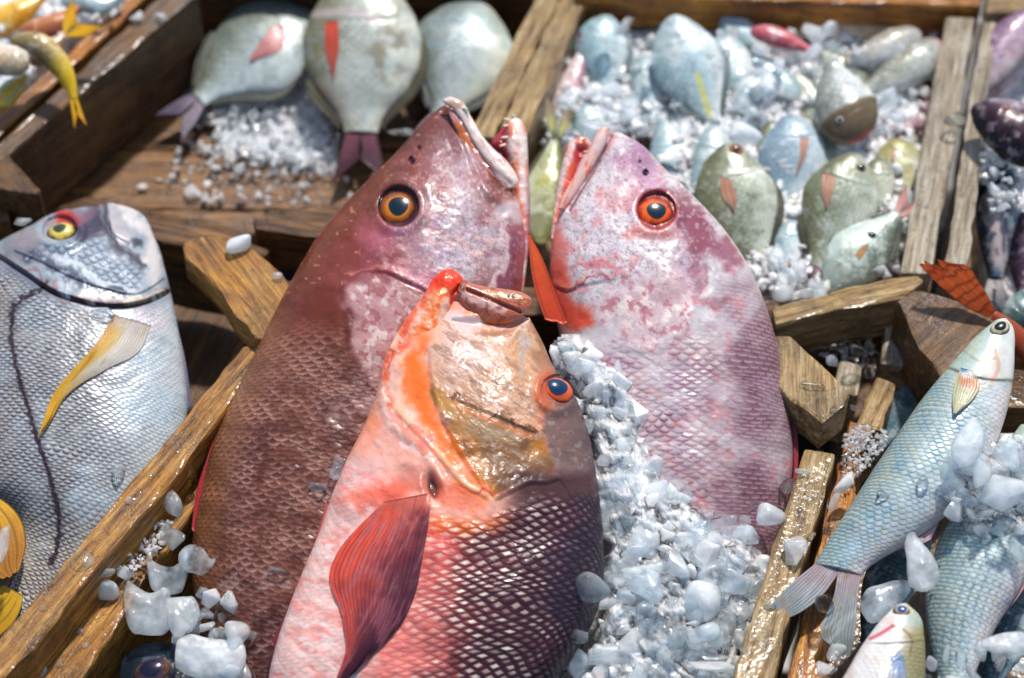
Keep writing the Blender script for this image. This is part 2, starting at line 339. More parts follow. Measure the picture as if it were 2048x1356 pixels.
def eye(b, x, y, r, parent, ring=(215, 95, 25), rim=(80, 35, 25), pupil=(12, 30, 42), ry=None, deg=0, pr=.5, pdx=0, pdy=0, inner=(250, 170, 60), bulge=.5, res=40, dark_in=None, aim=.5):
    """an eyeball set in the body's surface, with its pupil as a piece of its own"""
    ry = ry or r; k = b.kd.find((x, y, 0)); p = b.V[k[1]]; near = [q[1] for q in b.kd.find_n((x, y, 0), 40)]
    Q = b.V[near] - p; _, _, vt = np.linalg.svd(Q - Q.mean(0)); n = vt[2] * np.sign(vt[2] @ b.pl.n); n = n * aim + b.pl.n * (1 - aim); n /= np.linalg.norm(n)
    ex = np.cross(CY, n); ex /= np.linalg.norm(ex); ey = np.cross(n, ex); sc = PXM * np.linalg.norm(p - CAM) / DIST
    cdeg, sdeg = math.cos(math.radians(deg)), math.sin(math.radians(deg)); X = ex * cdeg + ey * sdeg; Y = -ex * sdeg + ey * cdeg
    root = top_of(parent); base = np.array(root.location)
    nr, na = res // 2, res; ph = np.linspace(0, math.pi * .62, nr); az = np.linspace(0, 2 * math.pi, na, endpoint=False)
    rr = np.sin(ph)[:, None] * np.ones(na); zz = np.cos(ph)[:, None] * np.ones(na); U = rr * np.cos(az); Wv = rr * np.sin(az)
    def place(U, Wv, zz, k=1.0, up=0.0):
        return (p - n * r * sc * .12 + U.reshape(-1, 1) * X * r * sc * k + Wv.reshape(-1, 1) * Y * ry * sc * k + (zz.reshape(-1, 1) * bulge * r * sc + up) * n)
    V = place(U, Wv, zz); R = np.where(zz.ravel() < 0, 2 - rr.ravel(), rr.ravel()); A2 = np.stack([U.ravel() * 60, Wv.ravel() * 60], 1)
    C = np.repeat(np.array(rim, float)[None] / 255, len(V), 0); nz = fbm(A2, 14, 3, int(x)); nz2 = fbm(np.stack([np.arctan2(Wv.ravel(), U.ravel()) * 30, R * 20], 1), 9, 3, int(y))
    C = mix(C, ring, ss(.93, .72, R + .08 * nz)); C = mix(C, np.array(ring) * .5, ss(.1, .8, nz2) * .5 * ss(.95, .8, R)); C = mix(C, inner, ss(pr + .22, pr + .06, R) * .8)
    e = obj('eye', mesh('eye', V, grid_faces(nr, na, True), C, True, base), EYEM, parent)
    m = 12; q = np.linspace(0, pr, m); rr2 = q[:, None] * np.ones(na); wob = 1 + .06 * np.sin(az * 1 + 1) + .05 * np.sin(az * 3)
    U2 = rr2 * np.cos(az) * wob + pdx; W2 = rr2 * np.sin(az) * wob + pdy; Z2 = np.sqrt(np.clip(1 - U2**2 - W2**2, .02, 1))
    V2 = place(U2, W2, Z2, 1.0, .0006); C2 = np.repeat(np.array(pupil, float)[None] / 255, len(V2), 0)
    C2 = mix(C2, np.array(pupil) * 2.2, ss(.3, 1, (q / pr)[:, None].repeat(na, 1).ravel()) * .25)
    obj('pupil', mesh('pupil', V2, grid_faces(m, na, True), C2, True, base), EYEM, e)
    return e

#PART2
# ------------------------------------------------------------------ crates
def slab(name, poly, z, h, parent, mat, seed=0, jag=1.0, z2=None, label=None, bev=.0035):
    """a sawn board: its top outline (photo points) at height z, h thick; local x runs along its grain"""
    n = len(poly); zs = np.full(n, z) if z2 is None else np.asarray(z2, float)
    W = np.array([ground_pt(px, py, zz) for (px, py), zz in zip(poly, zs)])
    e = np.roll(W, -1, 0) - W; k = int(np.argmax(np.linalg.norm(e[:, :2], axis=1))); ang = math.atan2(e[k, 1], e[k, 0])
    c = W.mean(0); co, si = math.cos(ang), math.sin(ang); D = W - c; Lc = np.stack([D[:, 0] * co + D[:, 1] * si, -D[:, 0] * si + D[:, 1] * co, D[:, 2]], 1)
    area2 = sum(Lc[i, 0] * Lc[(i + 1) % n, 1] - Lc[(i + 1) % n, 0] * Lc[i, 1] for i in range(n))
    if area2 < 0: Lc = Lc[::-1]
    R = random.Random(seed * 31 + n); pts = []
    for i in range(n):
        a, b = Vector(Lc[i]), Vector(Lc[(i + 1) % n]); m = max(1, int((b - a).length / .016)); nr = Vector((-(b - a).y, (b - a).x, 0)).normalized()
        for j in range(m): pts.append(a.lerp(b, j / m) + (nr * R.uniform(-.0014, .0014) * jag if j else Vector()))
    bm = bmesh.new(); f = bm.faces.new([bm.verts.new(p) for p in pts]); r = bmesh.ops.extrude_face_region(bm, geom=[f]); ex = [v for v in r['geom'] if isinstance(v, bmesh.types.BMVert)]
    for v in ex: v.co.z -= h
    bmesh.ops.recalc_face_normals(bm, faces=bm.faces[:])
    ed = [q for q in bm.edges if len(q.link_faces) == 2 and q.calc_face_angle(0) > .6]
    bmesh.ops.bevel(bm, geom=ed, offset=bev, offset_type='OFFSET', segments=2, profile=.6, affect='EDGES', clamp_overlap=True)
    for v in bm.verts: v.co += Vector((R.uniform(-1, 1), R.uniform(-1, 1), R.uniform(-1, 1))) * .0004 * jag
    me = bpy.data.meshes.new(name); bm.to_mesh(me); bm.free()
    o = obj(name, me, mat, parent, label); base = np.array(top_of(parent).location)
    o.location = c - base; o.rotation_euler = (0, 0, ang); return o

def crate(label, px, py, z=0.0):
    return thing('fish_crate', label, 'crate', ground_pt(px, py, z), 'wooden fish crates side by side')

g = flat_mat('dark wet ground', (26, 22, 18), .4)
gm = mesh('ground', [(-6, -6, -.12), (6, -6, -.12), (6, 6, -.12), (-6, 6, -.12)], [(0, 1, 2, 3)]); go = obj('ground', gm, g); go['kind'] = 'structure'

# A: the crate with the three big breams
cA = crate('brown wooden crate holding three round breams on its wet half-empty floor', 500, 350, .02)
for i, (y0, y1, m) in enumerate([(420, 520, W_FLOOR), (300, 417, W_FLOOR), (170, 297, W_FLOOR), (20, 167, W_FLOOR), (-120, 17, W_FLOOR)]):
    slab('bottom_board', [(-60 + (520 - y1) * .9, y1), (1010 + (520 - y1) * .2, y1), (1010 + (520 - y0) * .2, y0), (-60 + (520 - y0) * .9, y0)], .03, .015, cA, m, i)
slab('side_plank', [(-40, 322), (338, -25), (398, -15), (-8, 330)], .15, .12, cA, W_BROWN, 3)
slab('side_plank', [(935, 275), (1080, -30), (1128, -30), (988, 275)], .15, .12, cA, W_TAN, 4)
slab('end_plank', [(380, -130), (1130, -130), (1130, -78), (380, -78)], .15, .12, cA, W_BROWN, 5)
slab('end_plank', [(60, 432), (430, 500), (520, 462), (170, 392)], .06, .05, cA, W_BROWN, 6, 2)
slab('corner_block', [(504, 438), (533, 424), (660, 408), (720, 420), (640, 476), (512, 457)], .14, .055, cA, W_BROWN, 7, 2)
slab('corner_block', [(-30, 302), (14, 303), (82, 380), (75, 388), (-30, 374)], .15, .06, cA, W_BROWN, 8)
slab('corner_block', [(-40, 398), (14, 404), (20, 440), (-40, 450)], .12, .05, cA, W_BROWN, 9)
# B: the crate with the many small fish
cB = crate('pale wooden crate packed with ice and many small silver fish', 1480, 350, .02)
slab('bottom_board', [(980, 640), (1850, 640), (1960, -60), (1160, -60)], .03, .02, cB, W_FLOOR, 1)
slab('side_plank', [(991, 275), (1131, -30), (1186, -30), (1050, 275)], .15, .12, cB, W_TAN, 14)
slab('side_plank', [(1800, 545), (1862, 548), (1952, 34), (1892, 32)], .15, .12, cB, W_GREY, 15)
slab('end_plank', [(1150, -52), (1962, -30), (1962, 12), (1150, -8)], .16, .12, cB, W_ORANGE, 16)
slab('end_plank', [(1544, 616), (1700, 572), (1838, 549), (1850, 560), (1803, 597), (1680, 618), (1551, 650)], .15, .055, cB, W_TAN, 17, 1.6)
# C: the crate at the far right with dark fish
cC = crate('grey wooden crate of dark purple fish at the right edge', 2030, 330, .02)
slab('bottom_board', [(1900, 720), (2300, 720), (2300, -60), (1990, -60)], .02, .02, cC, W_FLOOR, 1)
slab('side_plank', [(1888, 545), (1934, 550), (1995, 34), (1966, 30)], .15, .12, cC, W_GREY, 21)
slab('end_plank', [(1975, -30), (2200, -30), (2200, 34), (1972, 26)], .16, .1, cC, W_TAN, 22)
# D: the crate in the top left corner
cD = crate('ochre wooden crate of yellow-tailed fish in the top left corner', 60, 90, .02)
slab('bottom_board', [(-500, 330), (-30, 330), (330, -90), (-200, -90)], .05, .02, cD, W_FLOOR, 1)
slab('side_plank', [(-70, 292), (296, -40), (326, -40), (-50, 318)], .145, .1, cD, W_ORANGE, 31)
# E: the crate with the big silver bream
cE = crate('ochre wooden crate holding the big silver bream on the left', 150, 900, .0)
slab('bottom_board', [(-500, 1450), (100, 1450), (560, 520), (-100, 520)], .0, .02, cE, W_BROWN, 1)
slab('side_plank', [(486, 690), (540, 690), (470, 790), (422, 857), (325, 985), (215, 1110), (112, 1240), (-10, 1385), (-80, 1385), (-30, 1308), (108, 1152), (201, 1037), (354, 854), (430, 762)], .16, .075, cE, W_OCHRE, 41, 1.3)
slab('end_plank', [(215, 447), (300, 438), (407, 452), (540, 500), (520, 520), (325, 482), (230, 470)], .13, .1, cE, W_BROWN, 42, 1.5)
# F: the crate with the three snappers
cF = crate('ochre wooden crate holding the three red snappers in the middle', 1000, 1000, -.06)
slab('bottom_board', [(60, 1450), (1500, 1450), (1620, 640), (520, 640)], -.06, .02, cF, W_BROWN, 1)
slab('side_plank', [(400, 912), (452, 880), (373, 1040), (310, 1130), (239, 1242), (140, 1390), (30, 1390), (179, 1205), (317, 1059)], .115, .15, cF, W_OCHRE, 51, 1.3)
slab('side_plank', [(1608, 896), (1672, 906), (1640, 1020), (1598, 1150), (1540, 1390), (1455, 1390), (1519, 1178), (1565, 1030)], .15, .15, cF, W_TAN, 52, 1.2)
slab('corner_brace', [(364, 490), (386, 474), (455, 470), (509, 499), (567, 550), (600, 600), (540, 680), (506, 672), (424, 566), (369, 514)], .175, .035, cF, W_OCHRE, 53, 1.5)
slab('corner_brace', [(1540, 672), (1582, 670), (1640, 724), (1700, 784), (1690, 812), (1644, 848), (1582, 801), (1540, 750)], .175, .04, cF, W_TAN, 54, 1.3)
slab('end_plank', [(560, 560), (1560, 590), (1560, 640), (540, 620)], .12, .12, cF, W_BROWN, 55)
# G: the crate with the mullets
cG = crate('brown wooden crate holding the blue-silver mullets at the lower right', 1850, 1050, .0)
slab('bottom_board', [(1580, 1450), (2300, 1450), (2200, 640), (1700, 640)], .0, .02, cG, W_BROWN, 1)
slab('side_plank', [(1700, 840), (1742, 850), (1695, 1050), (1655, 1390), (1570, 1390), (1602, 1240), (1655, 1020)], .125, .1, cG, W_ORANGE, 61, 1.8)
slab('corner_block', [(1793, 600), (1835, 578), (1990, 626), (2010, 690), (1900, 790), (1822, 668)], .165, .07, cG, W_BROWN, 62, 2)
slab('slat', [(1680, 716), (1726, 732), (1716, 792), (1668, 780)], .10, .08, cG, W_GREY, 63)
slab('slat', [(1752, 752), (1792, 766), (1765, 862), (1712, 850)], .12, .08, cG, W_TAN, 64, 1.5)
slab('slat', [(1770, 640), (1825, 660), (1838, 735), (1762, 728)], .11, .08, cG, W_GREY, 65)
slab('end_plank', [(2010, 735), (2120, 740), (2120, 820), (2004, 815)], .14, .1, cG, W_BROWN, 66)
slab('slat', [(1600, 690), (1730, 688), (1730, 706), (1620, 716)], .08, .06, cG, W_BROWN, 67)

#PART3
# ------------------------------------------------------------------ the three big snappers
P1 = Plane(1024, 900, .135, 22)
def rgbm(n, c): return np.repeat(np.array(c, float)[None] / 255, n, 0)

# --- left snapper
f1 = thing('snapper', 'maroon snapper with its mouth gaping open, standing behind the orange-headed one', 'fish', P1.hit([(640, 1000)])[0] - P1.n * .06, 'large red snappers')
GILL1 = [(690, 560), (730, 545), (770, 545), (808, 562), (850, 582), (872, 600)]
OPER1 = [(688, 575), (690, 620), (697, 680), (715, 730), (745, 780), (790, 830)]
def w1(c): 
    W = np.stack([fbm(c.P, 40, 3, 1), fbm(c.P, 40, 3, 2)], 1); return c.P + W * 12
def sc1(c):
    d, q, lat, idn = scales(c.s, c.v, .0046, .0136)
    m = ss(600, 720, c.P[:, 1] + (c.P[:, 0] - 560) * -.1 + 15 * fbm(c.P, 50, 3, 8)); m = m * (1 - area(c.P, [(690, 560), (850, 585), (900, 700), (800, 780), (740, 760), (695, 690)], 18) * .85)
    return d, q, lat, idn, m
def d1(c):
    P = c.P; d, q, lat, idn, m = sc1(c)
    z = m * (.0013 * np.clip(q, 0, 1) - .0003 * ss(.8, 1, d))
    dd, sd, al = dist_line(P, GILL1); z = z - .0008 * (1 - ss(1, 6, dd)) * ss(735, 820, P[:, 0]) + .0025 * ss(690, 800, P[:, 0]) * np.exp(-dd / 30) * ss(5, -5, dd * sd)
    dd, sd, al = dist_line(P, OPER1); z = z + .0012 * np.exp(-dd / 40) * ss(8, -8, dd * sd)
    z = z + .0011 * fbm(P, 70, 3, 3) + .00016 * fbm(P, 12, 3, 5)
    ck = area(P, [(880, 400), (1010, 400), (1020, 560), (860, 570)], 25); z = z + ck * .0003 * fbm(rot(P, 20), 9, 2, 7, 2, 1)
    # hollow beside the upper jaw and round the eye socket
    z = z - .004 * stroke(P, [(893, 230), (912, 270), (940, 345), (966, 395), (1000, 425)], 10, .9)
    e = np.hypot(P[:, 0] - 797, P[:, 1] - 412); z = z + .003 * np.exp(-((e - 48) / 12) ** 2) - .004 * (e < 40)
    z = z - .0035 * blob(P, 823, 320, 7, 7, 0, .4) - .002 * blob(P, 838, 296, 4, 4)
    z = z - .006 * ss(1020, 1050, P[:, 0]) * (P[:, 1] > 380)
    return z
def p1(c):
    P = c.P; Q = w1(c); n = len(P); f = fbm(P, 26, 5, 11); ff = fbm(P, 7, 3, 12); fl = fbm(P, 90, 4, 13)
    C = rgbm(n, (100, 50, 36)); C = mix(C, (122, 68, 58), ss(-.2, .7, f) * .6); C = mix(C, (76, 36, 28), ss(.0, .8, -fl) * .6)
    C = mix(C, (130, 76, 50), blob(Q, 690, 470, 80, 120, 30, .8) * .35)
    # violet round the eye, pale cheek
    C = mix(C, (136, 72, 78), blob(Q, 800, 510, 130, 70, -20, .8) * .85)
    C = mix(C, (160, 116, 120), blob(Q, 890, 350, 60, 110, 20, .8) * .8)
    C = mix(C, (204, 194, 200), blob(Q, 930, 490, 112, 92, -15, .6) * .92); C = mix(C, (206, 192, 196), blob(Q, 930, 360, 40, 66, 15, .8) * .75); C = mix(C, (138, 70, 66), ss(.2, .9, fbm(P, 44, 5, 22)) * blob(P, 890, 440, 150, 140, 0, .6) * .5); C = mix(C, (120, 96, 100), ss(.35, 1, fbm(P, 12, 4, 23)) * blob(P, 900, 330, 90, 120, 10, .6) * .6)
    C = mix(C, (196, 118, 140), blob(Q, 770, 470, 45, 30, 0, .8) * .5); C = mix(C, (200, 128, 150), blob(Q, 840, 555, 60, 18, 12, .7) * .6)
    C = mix(C, (230, 188, 176), ss(.25, .8, fbm(rot(P, 18), 13, 3, 15, 2.2, 1)) * blob(P, 905, 490, 120, 80, 0, .5) * .6)
    C = mix(C, (150, 120, 150), ss(.3, .9, fbm(P, 18, 4, 16)) * blob(P, 900, 440, 150, 140, 0, .5) * .45)
    C = mix(C, (176, 92, 104), ss(1010, 1040, Q[:, 0]) * .7 * ss(380, 440, P[:, 1])); C = mix(C, (124, 72, 90), stroke(Q, [(1035, 470), (1018, 560), (1010, 620)], 8) * .8)
    C = mix(C, (226, 205, 205), stroke(Q, [(1016, 450), (1005, 540), (985, 600)], 7) * .7)
    C = mix(C, (106, 66, 60), blob(Q, 868, 262, 20, 40, 35, .7) * .7); C = mix(C, (92, 62, 70), blob(Q, 905, 290, 25, 40, 10, .7) * .35)
    C = mix(C, (140, 104, 104), ss(.25, .9, fbm(P, 6, 3, 141)) * .4 * blob(P, 915, 450, 150, 160, 10, .5)); C = mix(C, (238, 230, 226), ss(.3, .9, fbm(P, 7, 3, 142)) * .4 * blob(P, 915, 450, 150, 160, 10, .5)); C = mix(C, (110, 84, 92), ss(.5, .9, fbm(rot(P, 40), 3.4, 2, 143, 1.6, .8)) * .4 * blob(P, 915, 450, 150, 160, 10, .5))
    # jaw hollow
    C = mix(C, (232, 220, 220), blob(Q, 1020, 412, 26, 22, 20, .7) * .8)
    # gill cover
    op = area(Q, [(694, 580), (740, 552), (850, 590), (870, 650), (830, 760), (760, 780), (715, 730), (697, 680)], 14)
    C = mix(C, (196, 158, 158), op * .85); C = mix(C, (222, 204, 196), op * ss(.1, .7, fbm(P, 16, 4, 17)) * .8); C = mix(C, (150, 90, 90), op * ss(.2, .8, fbm(P, 12, 3, 18)) * .7)
    C = mix(C, (92, 40, 48), stroke(P, GILL1, 2.2) * (.55 + .35 * f).clip(0, 1) * ss(735, 820, P[:, 0])); C = mix(C, (216, 150, 130), stroke(Q, [(p[0], p[1] - 7) for p in GILL1], 3) * .35); C = mix(C, (104, 52, 62), stroke(Q, OPER1, 3) * (.25 + .4 * f).clip(0, .6))
    # scales
    d, q, lat, idn, m = sc1(c); ed = ss(.45, 1.0, d) ** 1.5 * (.25 + .75 * ss(1.0, .35, np.abs(lat)))
    bell = ss(-.1, .6, c.a + .25 * fbm(P, 60, 3, 19))
    base = rgbm(n, (80, 46, 38)); base = mix(base, (116, 72, 58), idn * .8); base = mix(base, (62, 34, 32), ss(0, .7, fl) * .5); base = mix(base, (122, 84, 58), ss(-.55, -.9, c.a) * .8); base = mix(base, (122, 80, 62), blob(P, 560, 720, 90, 120, 0, .8) * .45)
    base = mix(base, (156, 112, 114), bell * .75)
    edge = rgbm(n, (188, 150, 138)); edge = mix(edge, (206, 182, 186), bell * .8); edge = mix(edge, (176, 122, 90), ss(-.6, -.9, c.a) * .8)
    bc = mix(base, edge, ed * (.6 + .6 * f).clip(.1, 1)); bc = mix(bc, (228, 210, 208), ss(.25, .75, fbm(rot(P, -30), 22, 4, 20, 1.8, .8)) * bell * .75)
    bc = mix(bc, (56, 26, 30), ss(.25, .6, .6 - np.abs(q - .35) * 3) * (1 - bell) * .4); bc = mix(bc, (196, 172, 170), ss(1120, 1220, P[:, 1] + 40 * f) * ss(.3, 1, f) * .3)
    C = mix(C, bc, m)
    C = mix(C, (30, 14, 26), blob(P, 823, 320, 6, 7, 0, .3)); C = mix(C, (70, 30, 40), blob(P, 838, 296, 4, 4) * .8)
    C = mix(C, (226, 160, 130), (ss(.8, .95, vnoise(P[:, 0] / 9, P[:, 1] / 9, 77)) * (c.a < -.2) * (P[:, 1] < 600)) * .5)
    C = mix(C, (60, 26, 30), ss(46, 40, np.hypot(P[:, 0] - 797, P[:, 1] - 412)) * .9)
    return C
S1 = [(884, 212, 900, 207), (860, 232, 917, 226), (827, 268, 938, 262), (785, 313, 965, 312), (735, 362, 1000, 358), (686, 412, 1036, 402), (640, 467, 1050, 470), (601, 530, 1046, 550), (560, 605, 1035, 640), (518, 690, 1005, 740), (474, 780, 965, 850), (432, 872, 925, 960), (402, 980, 890, 1080), (384, 1090, 862, 1200), (392, 1230, 838, 1330), (440, 1390, 800, 1450), (520, 1480, 760, 1510), (600, 1530, 700, 1545)]
b1 = body('body', S1, P1, f1, SKIN, 760, 460, .5, [.5, .7, .9, 1, 1, 1, 1, 1, 1, 1, 1, 1, 1, 1, 1, .9, .7, .5], .6, d1, p1)
eye(b1, 797, 412, 41, f1, (150, 76, 16), (50, 26, 20), (8, 30, 42), 42, pr=.48, pdx=.04, pdy=.02, inner=(206, 126, 26), bulge=.42)
def pj(c):     # pale jaw
    P = c.P; C = rgbm(len(P), (226, 208, 198)); C = mix(C, (206, 140, 130), ss(.1, .8, fbm(P, 14, 4, 31)) * .7); C = mix(C, (240, 228, 215), ss(.2, .8, fbm(rot(P, 55), 16, 3, 32, 3, 1)) * .6)
    return C
def pl1(c):
    P = c.P; C = pj(c); C = mix(C, (214, 124, 40), stroke(P, [(898, 235), (912, 262), (935, 290)], 8) * .9); C = mix(C, (110, 40, 36), stroke(P, [(895, 222), (905, 250), (925, 285)], 4) * .8); C = mix(C, (176, 140, 120), blob(P, 905, 210, 18, 10) * .7)
    return mix(C, (150, 120, 116), stroke(P, [(930, 262), (975, 325), (1020, 365)], 4) * .5)
UJ1 = body('upper_jaw', [(884, 210, 900, 203), (892, 218, 926, 214), (908, 230, 938, 236), (926, 254, 949, 254), (940, 284, 964, 280), (957, 312, 986, 306), (974, 338, 1012, 330), (987, 360, 1032, 358), (998, 378, 1036, 374), (1010, 390, 1028, 385)], P1, f1, FLESH, 130, 50, .55, [.6, .8, .8, .9, 1, 1, 1, .9, .8, .5], .42, lambda c: .0006 * fbm(rot(c.P, 55), 14, 3, 36, 3, 1) - .002 * stroke(c.P, [(898, 224), (915, 245), (932, 272)], 7, .9), pl1, h=.012)
def pm1(c):
    P = c.P; C = rgbm(len(P), (168, 96, 96)); C = mix(C, (214, 166, 162), ss(-.2, .8, fbm(rot(P, 55), 16, 3, 33, 3, 1)) * .8); C = mix(C, (176, 90, 34), blob(P, 985, 385, 26, 14, 30, .7) * .9); C = mix(C, (190, 104, 44), stroke(P, [(912, 250), (930, 276), (942, 300)], 7) * .8); return mix(C, (110, 54, 60), stroke(P, [(906, 252), (927, 304), (951, 352), (966, 384)], 4) * .7)
body('maxilla', [(896, 226, 908, 226), (904, 248, 930, 254), (916, 276, 944, 282), (928, 306, 962, 310), (940, 332, 982, 336), (953, 358, 1000, 360), (966, 384, 1014, 384), (982, 404, 1014, 400), (996, 416, 1010, 412)], P1, f1, FLESH, 90, 50, .3, None, .6, lambda c: .0005 * fbm(c.P, 14, 3, 37), pm1, h=.010)
def plow(c):
    P = c.P; C = pj(c); C = mix(C, (220, 120, 92), ss(.0, .7, fbm(P, 20, 4, 34)) * .7)
    C = mix(C, (140, 34, 50), area(P, [(1012, 246), (1016, 268), (1014, 300), (1024, 345), (1000, 318), (970, 288)], 6) * .95); C = mix(C, (180, 60, 70), stroke(P, [(1008, 252), (990, 275)], 5) * .6)
    C = mix(C, (214, 96, 64), stroke(P, [(1030, 330), (1040, 400), (1038, 460)], 9) * .6); C = mix(C, (150, 90, 120), ss(1046, 1058, P[:, 0]) * .5 * ss(300, 420, P[:, 1])); C = mix(C, (236, 222, 214), stroke(P, [(1030, 238), (1044, 270), (1044, 330), (1046, 400)], 7) * .8)
    return C
LJ1 = body('lower_jaw', [(1014, 237, 1038, 230), (1004, 250, 1050, 248), (982, 280, 1055, 284), (996, 308, 1057, 328), (1018, 348, 1060, 380), (1026, 410, 1060, 440), (1024, 490, 1056, 505), (1016, 560, 1047, 575), (1005, 620, 1036, 630)], P1, f1, FLESH, 150, 60, .7, None, .5, lambda c: .0008 * fbm(c.P, 14, 4, 35) - .006 * area(c.P, [(1012, 246), (1018, 268), (1016, 300), (1024, 345), (1000, 318), (966, 288)], 9), plow, h=-.006)
def tooth(b, x, y, dx, dy, r, parent, h=.004):
    n = 7; p = b.pl.hit([(x, y)], float(body_h(b, np.array([[x, y]]))[0]))[0]; t = b.pl.hit([(x + dx, y + dy)], float(body_h(b, np.array([[x, y]]))[0]) + h)[0]
    ax = t - p; u = np.cross(ax, b.pl.n + .01); u /= np.linalg.norm(u); v = np.cross(ax, u); v /= np.linalg.norm(v); base = np.array(top_of(parent).location); V = []
    for k, f in ((-.3, 1), (.3, .85), (.75, .5), (1, .08)):
        for i in range(n): V.append(p + ax * k + (u * math.cos(i * 2 * math.pi / n) + v * math.sin(i * 2 * math.pi / n)) * r * PXM * f)
    obj('tooth', mesh('tooth', V, grid_faces(4, n, True), rgbm(len(V), (236, 222, 190)), True, base), BONE, parent)
for x, y, dx, dy in [(1016, 240, -9, -3), (1014, 251, -8, 1), (1012, 275, -10, 0), (1008, 290, -9, 2), (1003, 308, -9, 3), (1026, 233, -4, -7)]: tooth(LJ1, x, y, dx, dy, 3.4, LJ1.o)
for x, y, dx, dy in [(926, 216, 11, 2), (931, 222, 8, 3)]: tooth(UJ1, x, y, dx, dy, 3, UJ1.o)
fin('dorsal_fin', [(474, 772), (440, 842), (414, 915), (392, 985), (382, 1060)], [(468, 800), (440, 872), (420, 935), (408, 1000), (396, 1070)], None, f1, (0, .004), ((150, 50, 50), (170, 40, 50)), 40, 10, 4, pl=P1, h0=.004)

# --- right snapper
f2 = thing('snapper', 'pale pink snapper with a purple back, on the right, its mouth nearly closed', 'fish', P1.hit([(1400, 1000)])[0] - P1.n * .06, 'large red snappers')
GILL2 = [(1108, 575), (1139, 582), (1160, 574), (1180, 570), (1225, 560), (1275, 545), (1330, 520)]
OPER2 = [(1330, 530), (1380, 560), (1395, 610), (1370, 660), (1320, 700), (1270, 705), (1215, 690)]
def sc2(c):
    d, q, lat, idn = scales(c.s, c.v, .0042, .0122)
    m = ss(650, 740, c.P[:, 1] - (c.P[:, 0] - 1350) * -.12 + 25 * fbm(c.P, 50, 3, 8)); m = np.maximum(m, ss(.35, .75, c.a) * ss(520, 600, c.P[:, 1])); m = m * (.72 + .4 * fbm(c.P, 60, 3, 145)).clip(.35, 1); return d, q, lat, idn, m
def d2(c):
    P = c.P; d, q, lat, idn, m = sc2(c); z = m * (.0013 * np.clip(q, 0, 1) - .0003 * ss(.8, 1, d))
    dd, sd, al = dist_line(P, GILL2); z = z - .0008 * (1 - ss(1, 6, dd)) * ss(1250, 1180, P[:, 0]) + .0016 * ss(1340, 1200, P[:, 0]) * np.exp(-dd / 30) * ss(5, -5, dd * sd)
    dd, sd, al = dist_line(P, OPER2); z = z + .0014 * np.exp(-dd / 40) * ss(-9, 9, dd * sd)
    z = z + .0011 * fbm(P, 70, 3, 41) + .00018 * fbm(P, 12, 3, 42); ck = blob(P, 1230, 480, 110, 80, 0, .5); z = z + ck * .00025 * fbm(P, 9, 2, 43, 1.6, 1)
    e = np.hypot(P[:, 0] - 1313, P[:, 1] - 420); z = z + .003 * np.exp(-((e - 47) / 11) ** 2) - .004 * (e < 38)
    z = z - .0035 * blob(P, 1291, 344, 6, 6, 0, .4) - .002 * blob(P, 1280, 323, 3.5, 3.5); z = z - .003 * stroke(P, [(1222, 275), (1190, 335), (1160, 385), (1140, 420)], 5, .9)
    return z
